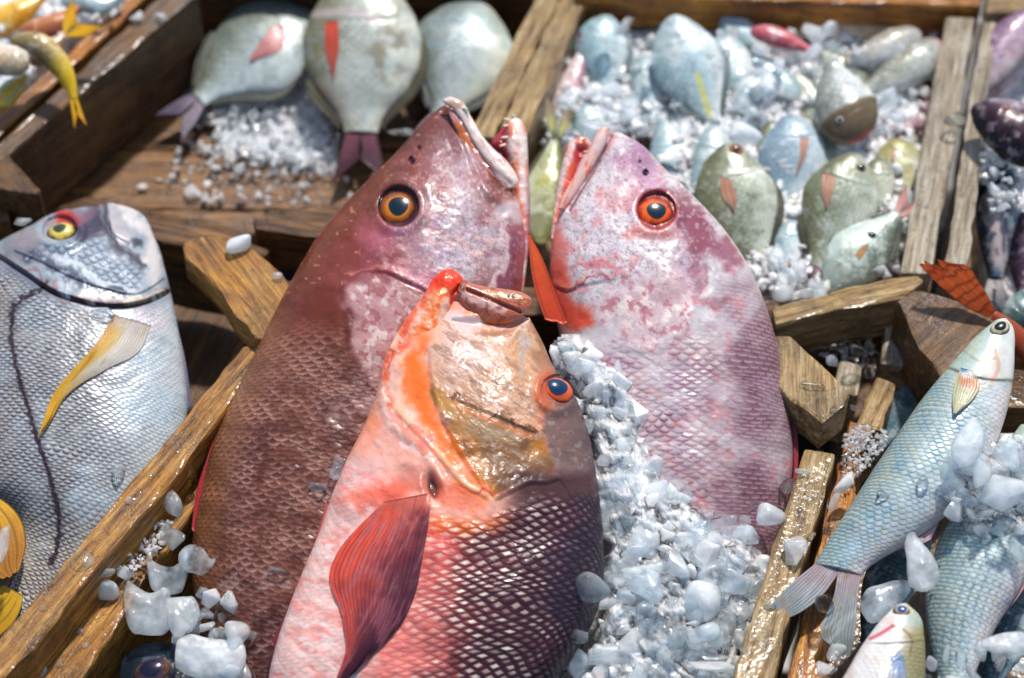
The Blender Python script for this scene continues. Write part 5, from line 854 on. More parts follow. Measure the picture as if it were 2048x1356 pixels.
gC = 'dark fish in the crate at the right edge'
dk = dict(side=(110, 84, 96), back=(40, 28, 36), belly=(176, 140, 150), tint=(90, 66, 90)); dkb = dict(side=(70, 84, 96), back=(20, 24, 32), belly=(190, 180, 176), tint=(60, 90, 110))
SF('pinkish silver fish slanting into the top right corner', [(2080, 20), (2030, 70), (1985, 130), (1945, 190)], 84, .14, dict(side=(196, 176, 186), back=(120, 90, 110), belly=(222, 196, 190), tint=(170, 140, 160)), prof=SLIM, seed=41, group=gC, thick=.7)
SF('pale red-blotched fish under the pinkish silver one', [(2040, 70), (2020, 115), (1990, 165), (1965, 210)], 80, .115, dict(side=(206, 184, 184), back=(130, 70, 80), belly=(226, 206, 196), tint=(206, 150, 140)), prof=SLIM, seed=42, group=gC)
SF('dark purple fish with pointed snout lying across the right crate rail', [(1942, 216), (1990, 240), (2050, 275), (2130, 310)], 120, .175, dict(side=(70, 44, 56), back=(20, 14, 18), belly=(96, 56, 70), tint=(60, 40, 50)), prof=[(0, .1), (.1, .5), (.3, .85), (.5, 1), (1, .8)], back=1, seed=43, group=gC, eye_at=(2012, 216), eyer=9, eyec=(206, 130, 90), nu=130, nv=90, thick=.7, extra=lambda c, C: mix(C, (186, 190, 196), stroke(c.P, [(1985, 196), (2048, 208)], 9) * .5))
SF('blue-black fish tail-down below the purple one', [(2000, 310), (2000, 390), (1995, 470), (1990, 560)], 96, .11, dkb, prof=SLIM, seed=44, group=gC, tail=(80, 60), tailc=((150, 140, 140), (60, 60, 70)), thick=.7, extra=lambda c, C: mix(C, (216, 196, 190), stroke(c.P, [(1988, 400), (1996, 470), (1996, 520)], 16, .9) * .8))
SF('black fish squeezed in at the far right under the ice', [(2060, 420), (2056, 480), (2052, 540), (2046, 600)], 80, .1, dk, prof=SLIM, seed=45, group=gC, thick=.7)
SF('dark greenish fish back at the right edge below the red tail', [(2010, 660), (2040, 630), (2070, 605), (2110, 580)], 80, .12, dict(side=(90, 110, 104), back=(50, 60, 60), belly=(150, 166, 160), tint=(110, 130, 130)), prof=SLIM, seed=46, group=gC, thick=.7)

gD = 'yellow fish heaped in the top left crate'
yg = dict(side=(170, 150, 110), back=(90, 76, 50), belly=(206, 186, 130), tint=(180, 160, 90)); yt = ((226, 176, 30), (222, 160, 16))
def exD(c, C): return mix(C, (214, 176, 40), ss(.4, .85, c.u) * .8)
SF('curved grey-yellow fish with its tail hanging over the crate side', [(20, 82), (70, 88), (115, 125), (140, 170), (148, 200)], 52, .2, yg, prof=SLIM, seed=51, group=gD, tail=(56, 26), tailc=yt, thick=.8, extra=exD, fork=.5, tilt=30)
SF('fish with an upright forked yellow tail in the top left corner', [(60, 128), (90, 105), (118, 82), (132, 68)], 40, .19, dict(side=(206, 176, 160), back=(150, 110, 90), belly=(226, 206, 196), tint=(214, 170, 130)), prof=SLIM, seed=52, group=gD, tail=(62, 80), tailc=yt, thick=.8)
SF('whitish blunt fish end at the left edge in the top left crate', [(-40, 110), (-5, 118), (25, 122), (58, 120)], 64, .2, dict(side=(222, 212, 196), back=(170, 150, 120), belly=(232, 226, 216), tint=(206, 180, 150)), prof=[(0, .6), (.3, 1), (.8, .9), (1, .5)], seed=53, group=gD, thick=.8)
SF('pale fish with a yellow stripe against the outer side board', [(-10, 215), (15, 190), (35, 168), (52, 150)], 46, .17, dict(side=(206, 210, 196), back=(196, 160, 60), belly=(226, 226, 216), tint=(190, 200, 180)), prof=SLIM, seed=54, group=gD, thick=.8, extra=lambda c, C: mix(C, (214, 166, 30), ss(.35, .1, np.abs(c.a - .1)) * .8))
SF('reddish brown fish behind the upright yellow tail', [(40, 62), (85, 58), (125, 40), (160, 14)], 46, .16, dict(side=(190, 120, 90), back=(140, 80, 60), belly=(214, 160, 130), tint=(190, 130, 80)), prof=SLIM, seed=55, group=gD, thick=.8)
SF('golden fish in the extreme top left corner', [(-50, 60), (0, 45), (45, 22), (90, -10)], 60, .15, dict(side=(226, 180, 80), back=(190, 130, 40), belly=(236, 210, 150), tint=(226, 170, 60)), prof=SLIM, seed=56, group=gD, thick=.8)
SF('bluish pale fish lying along the top edge in the left corner', [(120, 0), (165, 2), (205, 10), (240, -6)], 46, .16, pale, prof=SLIM, seed=57, group=gD, thick=.8)

dm = dict(side=(96, 116, 122), back=(50, 60, 62), belly=(150, 166, 168), tint=(84, 120, 132))
SF('dark blue-green mullet lying under the two pale ones', [(1850, 1050), (1800, 1120), (1765, 1200), (1735, 1290)], 110, .085, dm, prof=SLIM, seed=61, group='mullets in the lower right crate', bars=.3)
SF('shadowed blue mullet under the striped one by the right edge', [(2070, 1160), (2030, 1230), (2000, 1300), (1975, 1380)], 110, .08, dm, prof=SLIM, seed=62, group='mullets in the lower right crate', bars=.3)
SF('dark wet mullet back in the gap between slats and blue mullet', [(1830, 770), (1800, 810), (1770, 860), (1735, 920)], 60, .09, dm, prof=SLIM, seed=63, group='mullets in the lower right crate', bars=.2)
# the loose red tail by the mullet's head
PT = Plane(1930, 590, .185, 34)
ft = thing('red_fish', 'fish hidden behind the block with only its frayed orange-red tail showing', 'fish', PT.hit([(1985, 640)])[0] - PT.n * .04)
def ptl(c):
    P = c.P; C = rgbm(len(P), (206, 92, 34)); C = mix(C, (176, 66, 20), ss(0, .7, fbm(P, 14, 3, 121)) * .6); bar = np.abs(((c.t * 7 + .15 * fbm(P, 20, 2, 122)) % 1) - .5) * 2
    C = mix(C, (96, 36, 20), ss(.55, .9, bar) * .6); return mix(C, (120, 46, 20), (np.abs(np.sin(c.w * math.pi * 18)) < .3) * .45)
fin('tail_fin', [(1978, 636), (1930, 612), (1880, 572), (1836, 528)], [(1990, 622), (1975, 590), (1955, 560), (1930, 528), (1902, 522)], None, ft, (0, .004), nu=50, nv=60, rays_n=18, paint=ptl, pl=PT, h0=.0, edge=.18)
body('body', [(1976, 640, 1990, 620), (1992, 662, 2012, 632), (2020, 700, 2045, 655), (2060, 730, 2080, 690), (2090, 740, 2100, 720)], PT.lift(-.012), ft, SKIN, 60, 40, .6, None, .6, None, lambda c: rgbm(len(c.P), (140, 70, 44)))

#PART5
# ------------------------------------------------------------------ ice
def unit_sphere(nu, nv):
    th = np.linspace(0, math.pi, nu); ph = np.linspace(0, 2 * math.pi, nv, endpoint=False); th[0] = .02; th[-1] = math.pi - .02
    return np.stack([np.sin(th)[:, None] * np.cos(ph), np.sin(th)[:, None] * np.sin(ph), np.cos(th)[:, None] * np.ones(nv)], -1).reshape(-1, 3)
def chip_shape(seed, p=9, k=11, nu=18, nv=26, flat=1.0, dent=0.0):
    """a half-melted splinter: a softened polyhedron"""
    r = np.random.default_rng(seed); D = unit_sphere(nu, nv); Nn = r.normal(size=(k, 3)); Nn[:, 2] *= 1.2; Nn /= np.linalg.norm(Nn, axis=1)[:, None]; hgt = r.uniform(.55, 1.0, k)
    Nn = np.vstack([Nn, np.eye(3), -np.eye(3)]); hgt = np.r_[hgt, r.uniform(.8, 1.05, 6)]
    g = np.clip(D @ Nn.T, 0, None) / hgt; R = (g ** p).sum(1) ** (-1 / p)
    if dent: R = R * (1 - dent * np.exp(-((D - np.array([.3, 1, .2]) / 1.06) ** 2).sum(1) / .22))
    V = D * R[:, None]; V *= np.array([1, r.uniform(.62, .95), .62 * flat]); V /= np.abs(V[:, :2]).max(); return V
NU, NV = 18, 26; CF = grid_faces(NU, NV, True)
SHAPES = [chip_shape(i, p=[10, 22, 30, 16][i % 4], k=5 + i % 6, flat=[.55, .8, .45, 1.0][i % 4]) for i in range(16)]
ROUND = [chip_shape(100 + i, p=4.5, k=9, flat=1.25) for i in range(5)]
SADDLE = [chip_shape(200 + i, p=10, k=6, dent=.55, flat=.8) for i in range(3)]
MESHES = {}
def hull(seed, bevel=True, n=13):
    """a broken splinter of ice: a sharp-edged flake with worn edges"""
    r = np.random.default_rng(seed); P = r.normal(size=(n, 3)); P /= np.linalg.norm(P, axis=1)[:, None]; P *= r.uniform(.75, 1, (n, 1)) * np.array([1, r.uniform(.55, .95), r.uniform(.35, .75)])
    bm = bmesh.new(); [bm.verts.new(p) for p in P]; q = bmesh.ops.convex_hull(bm, input=bm.verts[:]); bmesh.ops.delete(bm, geom=[v for v in bm.verts if not v.link_faces], context='VERTS')
    if bevel: bmesh.ops.bevel(bm, geom=bm.edges[:], offset=r.uniform(.06, .16), offset_type='OFFSET', segments=3, profile=.5, affect='EDGES', clamp_overlap=True)
    bmesh.ops.recalc_face_normals(bm, faces=bm.faces[:])
    if not bevel: bmesh.ops.triangulate(bm, faces=bm.faces[:])
    return bm
def chip_mesh(kind, i, mat):
    key = (kind, i, mat.name)
    if key not in MESHES:
        if kind == 's':
            bm = hull(400 + i, True, 11 + i % 5)
            for f in bm.faces: f.smooth = i % 3 != 0
            me = bpy.data.meshes.new('ice_chip'); bm.to_mesh(me); bm.free()
        else: me = mesh('ice_chip', {'r': ROUND, 'd': SADDLE}[kind][i], CF, None, True)
        me.materials.append(mat); MESHES[key] = me
    return MESHES[key]
def chip(pos, n, rx, ry, deg, kind, i, mat, label, group=None, name='ice_chip', fl=1.0, tip=0):
    if kind == 's': rx, ry = rx * 1.22, ry * 1.22
    o = bpy.data.objects.new(name, chip_mesh(kind, i, mat)); COL.objects.link(o)
    ex = CX - n * (CX @ n); ex /= np.linalg.norm(ex); ey = np.cross(n, ex); a = math.radians(deg); X = ex * math.cos(a) - ey * math.sin(a); Y = np.cross(n, X)
    sc = np.linalg.norm(pos - CAM) / DIST * PXM; th = min(rx, ry) * 1.0
    M = Matrix.Identity(4)
    if tip: t = math.radians(tip); X, n = X * math.cos(t) + n * math.sin(t), n * math.cos(t) - X * math.sin(t)
    for r in range(3): M[r][0] = X[r] * rx * sc; M[r][1] = Y[r] * ry * sc * 1.15; M[r][2] = n[r] * th * sc * fl * 1.3; M[r][3] = pos[r]
    o.matrix_world = M; o['label'] = label; o['category'] = 'ice'
    if group: o['group'] = group
    return o
VN = np.array([0, -math.sin(math.radians(28)), math.cos(math.radians(28))])
UPN = np.array([0, 0, 1.])
def on_body(b, x, y, up): 
    return b.pl.hit([(x, y)], float(body_h(b, np.array([[x, y]]))[0]) + up)[0]
def on_z(x, y, z): return ground_pt(x, y, z)
def ice_at(where, x, y, rx, ry, deg, kind, i, mat, label, up=.004, n=None, group=None, name='ice_chunk', fl=1.0, tip=0):
    up = up + min(rx, ry) * PXM * .25
    p = on_body(where, x, y, up) if isinstance(where, Body) else (where.hit([(x, y)], up)[0] if isinstance(where, Plane) else on_z(x, y, where + up))
    return chip(p, VN if n is None else n, rx, ry, deg, kind, i, mat, label, group, name, fl, tip)

def ice_body(label, st, pl, h, mat, thick=.6, amp=.0012, seed=1):
    b = body('ice_chunk', st, pl, None, mat, 46, 40, thick, None, .5, lambda c: amp * fbm(c.P, 22, 3, seed) * 1.2, None, 1.0, None, h); me = b.o.data; c = Vector(b.V.mean(0)); me.transform(Matrix.Translation(-c)); b.o.location = c
    b.o['label'] = label; b.o['category'] = 'ice'; return b
# large pieces one can pick out
ice_body('broad cloudy ice block right of the two-horned milky one', [(344, 1232, 345, 1219), (352, 1276, 354, 1217), (364, 1294, 368, 1216), (385, 1290, 386, 1215), (402, 1276, 402, 1217), (414, 1256, 412, 1234)], P1, .048, ICE_MILK, .5, seed=9)
ice_body('pinkish chunk of ice leaning on the maroon snapper belly scales', [(372, 1150, 374, 1136), (384, 1168, 386, 1122), (402, 1174, 405, 1118), (420, 1178, 424, 1128), (434, 1168, 436, 1145), (446, 1152, 446, 1144)], P1, .058, ICE, .5, seed=10)
ice_body('wide whitish ice slab at the bottom under the oval pebble', [(362, 1352, 366, 1304), (385, 1368, 390, 1290), (420, 1378, 425, 1296), (460, 1378, 465, 1300), (490, 1370, 494, 1298), (506, 1345, 504, 1318)], P1, .05, ICE_MILK, .4, seed=11)
ice_body('largest milky ice piece, two-horned with a hollow top, left of the front snapper', [(261, 1232, 261, 1210), (267, 1260, 266, 1188), (279, 1283, 277, 1186), (295, 1287, 295, 1197), (312, 1289, 312, 1205), (328, 1289, 328, 1201), (342, 1286, 342, 1194), (353, 1275, 352, 1204), (359, 1262, 358, 1226)], P1, .042, ICE_MILK, .5)
ice_body('cupped grey ice piece above the largest milky one', [(304, 1146, 303, 1132), (314, 1194, 313, 1136), (330, 1204, 330, 1146), (348, 1206, 350, 1151), (366, 1204, 368, 1144), (380, 1186, 383, 1120), (387, 1160, 388, 1126)], P1, .036, ICE, .55, seed=2)
ice_body('fan-shaped clear ice piece next to the maroon snapper edge', [(330, 1093, 330, 1084), (342, 1105, 341, 1077), (354, 1118, 354, 1074), (366, 1109, 367, 1078), (380, 1096, 381, 1087)], P1, .034, ICE_CLEAR, .6, seed=3)
ice_body('upright clear teardrop of ice on the lower rail', [(335, 991, 346, 990), (331, 1009, 362, 1004), (337, 1030, 373, 1021), (351, 1047, 375, 1040), (366, 1053, 373, 1050)], P1, .034, ICE_CLEAR, .7, seed=4)
PL = P1.lift(.022)
ice_at(P1, 378, 945, 17, 17, 0, 'r', 1, ICE_CLEAR, 'single clear bead of ice caught high between rail and maroon snapper', .012)
ice_at(.115, 214, 1176, 32, 38, 0, 'r', 2, ICE_MILK, 'round white ice ball with a clear cap on the lower rail')
ice_at(.125, 214, 1146, 21, 12, 0, 'r', 3, ICE_CLEAR, 'clear oval cap of ice on top of the white ball', .016)
ice_at(.12, 250, 1146, 17, 18, 30, 's', 3, ICE, 'small cloudy ice lump right of the white ball')
ice_at(.12, 262, 1092, 14, 12, 0, 'r', 4, ICE_CLEAR, 'small clear ice lens above the cloudy lump on the lower rail')
ice_at(P1, 322, 1058, 22, 14, -10, 's', 4, ICE, 'frosty ice piece below the upright teardrop', .024)
ice_at(P1, 474, 1266, 27, 32, -20, 'r', 0, ICE_MILK, 'smooth oval milky pebble of ice by the front snapper belly', .05)
ice_at(P1, 425, 1276, 24, 14, -60, 's', 5, ICE_CLEAR, 'sharp clear sliver beside the oval milky pebble', .05)
ice_at(P1, 462, 1346, 24, 16, 0, 'r', 1, ICE, 'rounded ice lump in front of the wide whitish slab', .05)
ice_at(b1, 672, 935, 32, 22, 55, 's', 7, ICE, 'pinkish ice piece wedged between maroon and front snapper', .004)
ice_at(b1, 636, 975, 24, 18, 20, 's', 8, ICE_CLEAR, 'thin clear flake of ice on the maroon scales', .002)
ice_at(b1, 560, 1142, 24, 12, 10, 'r', 2, ICE_CLEAR, 'oval glassy flake low on the maroon snapper', .002)
ice_at(b1, 455, 1194, 7, 7, 0, 'r', 3, ICE_CLEAR, 'tiny clear ice bead on the maroon scales')
ice_at(.175, 480, 490, 29, 22, -10, 'r', 3, ICE_MILK, 'white pebble of ice on the left corner brace', n=UPN)
ice_at(.175, 555, 550, 11, 7, 0, 'r', 4, ICE_MILK, 'tiny white ice bit at the edge of the left corner brace', n=UPN)
ice_at(b4, 203, 625, 27, 18, 10, 's', 9, ICE_CLEAR, 'clear ice flake under the bream gill by its yellow fin', .002)
ice_at(b4, 238, 945, 16, 20, 20, 's', 10, ICE_CLEAR, 'faint clear ice flake low on the bream flank', .001)
ice_at(.15, 45, 443, 18, 10, 0, 's', 11, ICE, 'small ice bit on the wood behind the bream head')
ice_at(.06, 8, 1090, 14, 40, 10, 's', 12, ICE_MILK, 'white ice piece at the left edge by the yellow fin', .08)
ice_at(.11, 72, 1343, 24, 18, -20, 's', 13, ICE, 'ice piece at the bottom left below the rails')
b3h = b3
ice_at(b3, 1184, 1178, 34, 34, -35, 'r', 1, ICE_CLEAR, 'clear teardrop of ice on the front snapper dark back', .004)
ice_at(b3, 1157, 1270, 24, 24, 0, 's', 14, ICE_CLEAR, 'bluish see-through ice low on the front snapper dark back', .0)
ice_at(P3, 1246, 762, 24, 22, 30, 'r', 2, ICE_MILK, 'white rounded ice nub at the top of the heap', .012)
ice_at(P3, 1216, 752, 19, 18, 0, 's', 0, ICE, 'cloudy ice lump beside the white nub at the heap top', .01)
ice_at(b2, 1540, 1031, 34, 27, 10, 'r', 0, ICE_MILK, 'smooth white oval ice piece by the right rail', .022)
ice_at(b2, 1580, 972, 23, 14, -40, 'r', 1, ICE_CLEAR, 'narrow glassy ice piece leaning on the right rail', .02)
ice_at(.15, 1608, 942, 18, 9, 0, 'r', 2, ICE, 'small oval ice piece at the top of the right rail')
ice_at(.15, 1590, 1100, 32, 30, 20, 's', 1, ICE_MILK, 'blocky white ice lump sitting on the right rail', n=UPN)
ice_at(.15, 1622, 1073, 10, 13, 30, 's', 2, ICE_CLEAR, 'clear ice sliver touching the blocky lump on the right rail')
ice_at(b2, 1467, 1162, 34, 32, 15, 'd', 0, ICE, 'pale domed ice piece low between right snapper and rail', .03)
ice_at(b2, 1445, 1046, 38, 18, -8, 'r', 3, ICE_CLEAR, 'long clear ice lens on the right snapper flank', .01)
ice_at(b2, 1490, 1040, 14, 14, 45, 's', 3, ICE_CLEAR, 'angular clear ice bit left of the smooth white oval', .012)
ice_at(b2, 1500, 1015, 22, 9, -40, 's', 4, ICE_CLEAR, 'thin ice shard above the smooth white oval', .012)
ice_at(P1, 1408, 1265, 36, 22, -12, 'r', 4, ICE, 'leaf-shaped ice piece low in the heap', .075)
ice_at(P1, 1425, 1330, 48, 30, 8, 's', 6, ICE_MILK, 'broad milky ice block at the bottom right of the heap', .07)
ice_at(P1, 1365, 1080, 36, 28, 30, 's', 5, ICE, 'large clouded ice block in the middle of the heap', .07)
ice_at(P1, 1290, 1180, 46, 36, -25, 's', 7, ICE, 'wide pale ice block in the lower middle of the heap', .075)
ice_at(.13, 1690, 968, 34, 22, -35, 's', 8, ICE_MILK, 'white ice slab beside the mullet belly on the brown rail', .02)
ice_at(.13, 1668, 1003, 22, 12, -60, 's', 9, ICE, 'crooked ice shard under the white slab on the brown rail', .02)
ice_at(P6, 1962, 945, 22, 36, 0, 'r', 0, ICE_MILK, 'upright white ice pebble right of the pointed block', .055)
ice_at(P6, 2010, 985, 52, 44, 10, 's', 11, ICE_MILK, 'big white ice mass over the striped mullet', .04)
ice_at(P6, 2030, 915, 44, 28, 15, 's', 12, ICE, 'clear-edged ice slab at the right edge above the white mass', .045)
ice_at(P6, 1945, 1050, 30, 24, 0, 's', 13, ICE_CLEAR, 'wet clear ice patch on the striped mullet back', .03)
ice_at(P6, 2035, 1100, 20, 34, 10, 's', 14, ICE, 'cloudy ice piece at the right edge on the striped mullet', .03)
ice_at(P6, 1862, 1140, 26, 14, -35, 'r', 2, ICE_CLEAR, 'slanting clear ice piece on the striped mullet edge', .03)
ice_at(P6, 1838, 1085, 13, 12, 0, 'r', 3, ICE, 'little round ice bead by the mullet belly fin', .03)
ice_at(b5, 1845, 963, 12, 13, -30, 'r', 4, ICE_CLEAR, 'small clear ice drop on the blue mullet flank', .002)
ice_at(b5, 1765, 990, 15, 10, 10, 'r', 0, ICE_CLEAR, 'glassy wet fleck in the middle of the blue mullet', .001)
ice_at(P5, 1650, 1210, 22, 18, 0, 'r', 1, ICE_CLEAR, 'clear ice lens on the fork of the mullet tail', .008)
ice_at(P5, 1542, 1210, 14, 11, 0, 'r', 2, ICE_CLEAR, 'clear ice bead on the mullet upper tail lobe', .008)
ice_at(.14, 1674, 1305, 20, 24, 10, 'r', 3, ICE_MILK, 'grey-white ice pebble under the mullet tail')
ice_at(.14, 1650, 1335, 22, 26, 30, 's', 0, ICE_MILK, 'white ice chunk at the bottom by the orange rail')
ice_at(.175, 1628, 772, 29, 14, 5, 'r', 2, ICE_CLEAR, 'flat clear melting ice disc on the right corner brace', .0, n=UPN, fl=.6)
ice_at(.175, 1668, 822, 9, 6, 0, 'r', 3, ICE_CLEAR, 'tiny clear ice bead at the tip of the right corner brace', .0, n=UPN)
ice_at(.12, 1712, 702, 22, 18, 10, 'r', 0, ICE_CLEAR, 'brownish see-through ice lump on the little slats')
ice_at(.12, 1664, 722, 14, 11, 0, 'r', 1, ICE, 'bluish ice bead next to the see-through lump on the slats')
ice_at(.12, 1740, 742, 18, 18, 10, 's', 2, ICE_CLEAR, 'bluish clear ice shard on the slats under the dark block')
ice_at(.10, 1710, 815, 10, 10, 0, 'r', 2, ICE, 'blue-white ice bead below the slats by the corner brace', .03)
ice_at(.16, 1912, 240, 24, 22, 0, 's', 3, ICE_CLEAR, 'glassy ice cube bridging the gap between the grey rails', n=UPN)
ice_at(.15, 1488, 268, 38, 26, 10, 'r', 0, ICE_MILK, 'smooth white ice lump over the eye of the grey-green bream', .006)
ice_at(.15, 270, 30, 17, 15, 20, 's', 4, ICE_MILK, 'white ice bit on the top left crate wall', n=UPN)
ice_at(.15, 322, 32, 14, 9, 20, 'r', 4, ICE, 'pale blue ice bit on the top left crate wall', n=UPN)
ice_at(.03, 282, 374, 17, 10, -20, 's', 5, ICE_MILK, 'lone ice pebble on the empty wet crate floor', n=UPN)
ice_at(.11, 800, 262, 26, 22, 0, 's', 6, ICE, 'pale ice lump beside the tail of the hanging bream', .0)

ice_body('tall pointed white ice block on the mullet side', [(1918, 890, 1926, 888), (1895, 915, 1940, 911), (1879, 940, 1944, 934), (1880, 966, 1937, 960), (1897, 987, 1922, 982)], P6, .065, ICE_MILK, .7, seed=5)
ice_body('tall white ice lump between the two mullets', [(1800, 1100, 1812, 1097), (1794, 1120, 1827, 1116), (1798, 1150, 1848, 1144), (1799, 1180, 1861, 1170), (1807, 1206, 1860, 1195), (1830, 1217, 1848, 1211)], P6, .045, ICE_MILK, .7, seed=6)
ice_body('large smooth ice slab under the tall white lump', [(1712, 1232, 1713, 1216), (1728, 1257, 1726, 1195), (1750, 1259, 1750, 1186), (1775, 1241, 1775, 1178), (1800, 1216, 1798, 1176), (1816, 1196, 1812, 1178)], P6, .022, ICE, .5, .0006, seed=7)
ice_body('long smooth ice slab at the bottom right corner', [(1930, 1343, 1930, 1334), (1948, 1353, 1948, 1325), (1985, 1358, 1985, 1315), (2015, 1354, 2015, 1317), (2030, 1345, 2030, 1330)], P6, .075, ICE_MILK, .55, seed=8)
# the heap between the snappers: single chips on top of a mass of crushed ice
def inside(P, poly): return area(P, poly, .01) > .5
def scatter(poly, n, sep, rng, tries=60):
    poly = np.asarray(poly, float); lo, hi = poly.min(0), poly.max(0); out = []
    cand = rng.uniform(lo, hi, (n * tries, 2)); cand = cand[inside(cand, poly)]
    for c in cand:
        if len(out) >= n: break
        if not out or np.min(np.hypot(*(np.array(out) - c).T)) > sep: out.append(c)
    return np.array(out)
def slush(poly, h_fn, n=70, drop=.012, amp=.006):
    xs = np.linspace(min(p[0] for p in poly) - 4, max(p[0] for p in poly) + 4, n); ys = np.linspace(min(p[1] for p in poly) - 4, max(p[1] for p in poly) + 4, n); G = np.array([(x, y) for y in ys for x in xs])
    d = area(G, poly, 26); z = amp * (fbm(G, 26, 4, 301) + .5 * np.abs(fbm(G, 9, 3, 302))) - (1 - d) * .05; V = np.array([h_fn(x, y, dz - drop) for (x, y), dz in zip(G, z)]); F = grid_faces(n, n, False); F = F[(d[F] > .02).all(1)]; return V, F
def bed(label, pts, pos_fn, rr, rng, mat=None, name='crushed_ice', nrm=VN, under=None):
    """crushed ice nobody could count: one object"""
    lows = []
    for i in range(12):
        bm = hull(500 + i, False, 10); bm.verts.index_update(); lows.append((np.array([v.co[:] for v in bm.verts]), np.array([[v.index for v in f.verts] for f in bm.faces]))); bm.free()
    VV, FF = [], []; o = 0
    base = np.mean([pos_fn(*p) for p in pts[:20]], 0)
    for p in pts:
        V, F0 = lows[rng.integers(12)]; V = V * rng.uniform(*rr) * PXM; a = rng.normal(size=(3, 3)); q, _ = np.linalg.qr(a); V = V @ q.T + pos_fn(*p); VV.append(V); FF.append(F0 + o); o += len(V)
    if under is not None: VV.append(under[0]); FF.append(np.vstack([under[1][:, :3], under[1][:, [0, 2, 3]]]) + o)
    ob = obj(name, mesh(name, np.vstack(VV), np.vstack(FF), None, False, base), mat or ICE_BED); ob.location = base; ob['label'] = label; ob['category'] = 'ice'; ob['kind'] = 'stuff'; return ob
HEAP = [(1108, 706), (1150, 672), (1200, 720), (1250, 735), (1272, 800), (1290, 880), (1340, 960), (1400, 1010), (1440, 1060), (1490, 1070), (1540, 1130), (1520, 1200), (1490, 1300), (1465, 1380), (1120, 1390), (1185, 1300), (1210, 1190), (1205, 1080), (1192, 980), (1176, 880), (1150, 800), (1120, 750)]
def heap_h(x, y):
    # slopes from the front snapper's back down onto the right snapper's flank
    xl = np.interp(y, [690, 800, 900, 1000, 1100, 1300, 1400], [1110, 1160, 1185, 1200, 1208, 1170, 1110]); xr = np.interp(y, [690, 760, 880, 960, 1010, 1070, 1130, 1300], [1180, 1265, 1290, 1340, 1400, 1500, 1535, 1490]); t = np.clip((x - xl) / (xr - xl), 0, 1)
    return .062 - .010 * t + .012 * math.sin(t * math.pi) - .004
rg = np.random.default_rng(21)
pts = scatter(HEAP, 260, 10, rg)
bed('mass of crushed ice heaped between the front and right snappers', pts, lambda x, y: P1.hit([(x, y)], heap_h(x, y) - rg.uniform(.004, .012))[0], (14, 36), rg, under=slush(HEAP, lambda x, y, dz: P1.hit([(x, y)], heap_h(x, y) + dz)[0], 120, .0025, .006))
pts = scatter(HEAP, 112, 21, rg)
for k, (x, y) in enumerate(pts):
    r = float(rg.choice([17, 23, 30, 37, 45, 52], p=[.16, .22, .22, .2, .12, .08])) * (.75 + .25 * min(1, (y - 680) / 400)); m = [ICE, ICE, ICE_CLEAR, ICE_MILK, ICE][int(rg.integers(5))]; kind = 's' if rg.random() < .8 else 'r'
    chip(P1.hit([(x, y)], heap_h(x, y) + rg.uniform(-.003, .004))[0], VN, r, r * rg.uniform(.6, .95), rg.uniform(0, 180), kind, int(rg.integers(16 if kind == 's' else 5)), m, 'translucent broken ice chip in the heap between the front and right snappers', 'ice chips in the heap between the snappers', fl=rg.uniform(.45, .9), tip=rg.uniform(-30, 30))
LEFT = [(250, 1090), (300, 1040), (345, 1045), (330, 1085), (285, 1130), (255, 1150), (232, 1130)]
pts = scatter(LEFT, 90, 5, rg); bed('wet ice crumbs on the lower rail left of the maroon snapper', pts, lambda x, y: on_z(x, y, .122 + rg.uniform(-.004, .010)), (5, 12), rg)
LEFT2 = [(395, 1150), (430, 1190), (470, 1200), (510, 1260), (520, 1330), (500, 1380), (430, 1390), (390, 1290), (340, 1290), (390, 1220)]
pts = scatter(LEFT2, 38, 18, rg)
for k, (x, y) in enumerate(pts):
    r = float(rg.choice([15, 20, 26, 32])); m = [ICE, ICE_MILK, ICE_CLEAR][k % 3]
    chip(P1.hit([(x, y)], .040 + rg.uniform(-.01, .008))[0], VN, r, r * rg.uniform(.6, .95), rg.uniform(0, 180), 's', int(rg.integers(16)), m, 'small ice chip in the pile at the lower left by the maroon snapper', 'ice chips left of the front snapper', tip=rg.uniform(-30, 30))
RIGHT = [(1690, 870), (1720, 850), (1770, 860), (1780, 880), (1740, 930), (1705, 960), (1680, 950)]
pts = scatter(RIGHT, 150, 4, rg); bed('fine wet ice crumbs between the brown rail and the blue mullet', pts, lambda x, y: on_z(x, y, .135 + rg.uniform(-.01, .012)), (4, 10), rg)
RIGHT2 = [(1900, 900), (1960, 890), (2060, 870), (2060, 1060), (1990, 1070), (1930, 1060), (1890, 990)]
pts = scatter(RIGHT2, 120, 9, rg); bed('slush and crushed ice spread over the striped mullet', pts, lambda x, y: P6.hit([(x, y)], .026 + rg.uniform(-.006, .008))[0], (9, 24), rg, under=slush(RIGHT2, lambda x, y, dz: P6.hit([(x, y)], .034 + dz)[0], 60, .004, .005))
pts = scatter(RIGHT2, 32, 21, rg)
for k, (x, y) in enumerate(pts):
    r = float(rg.choice([14, 19, 26, 32])); chip(P6.hit([(x, y)], .040 + rg.uniform(-.008, .012))[0], VN, r, r * rg.uniform(.65, .95), rg.uniform(0, 180), 's', int(rg.integers(16)), [ICE, ICE_MILK, ICE_CLEAR][k % 3], 'ice chip in the white heap covering the striped mullet', 'ice chips over the striped mullet', tip=rg.uniform(-30, 30))
pts = scatter([(1840, 1330), (1900, 1300), (2000, 1290), (2050, 1320), (2050, 1380), (1840, 1390)], 14, 20, rg)
for k, (x, y) in enumerate(pts): chip(on_z(x, y, .17 + rg.uniform(0, .01)), VN, 22, 16, rg.uniform(0, 180), 's', int(rg.integers(16)), [ICE, ICE_CLEAR][k % 2], 'wet ice chip at the bottom right on the striped mullet tail', 'ice chips at the bottom right corner')
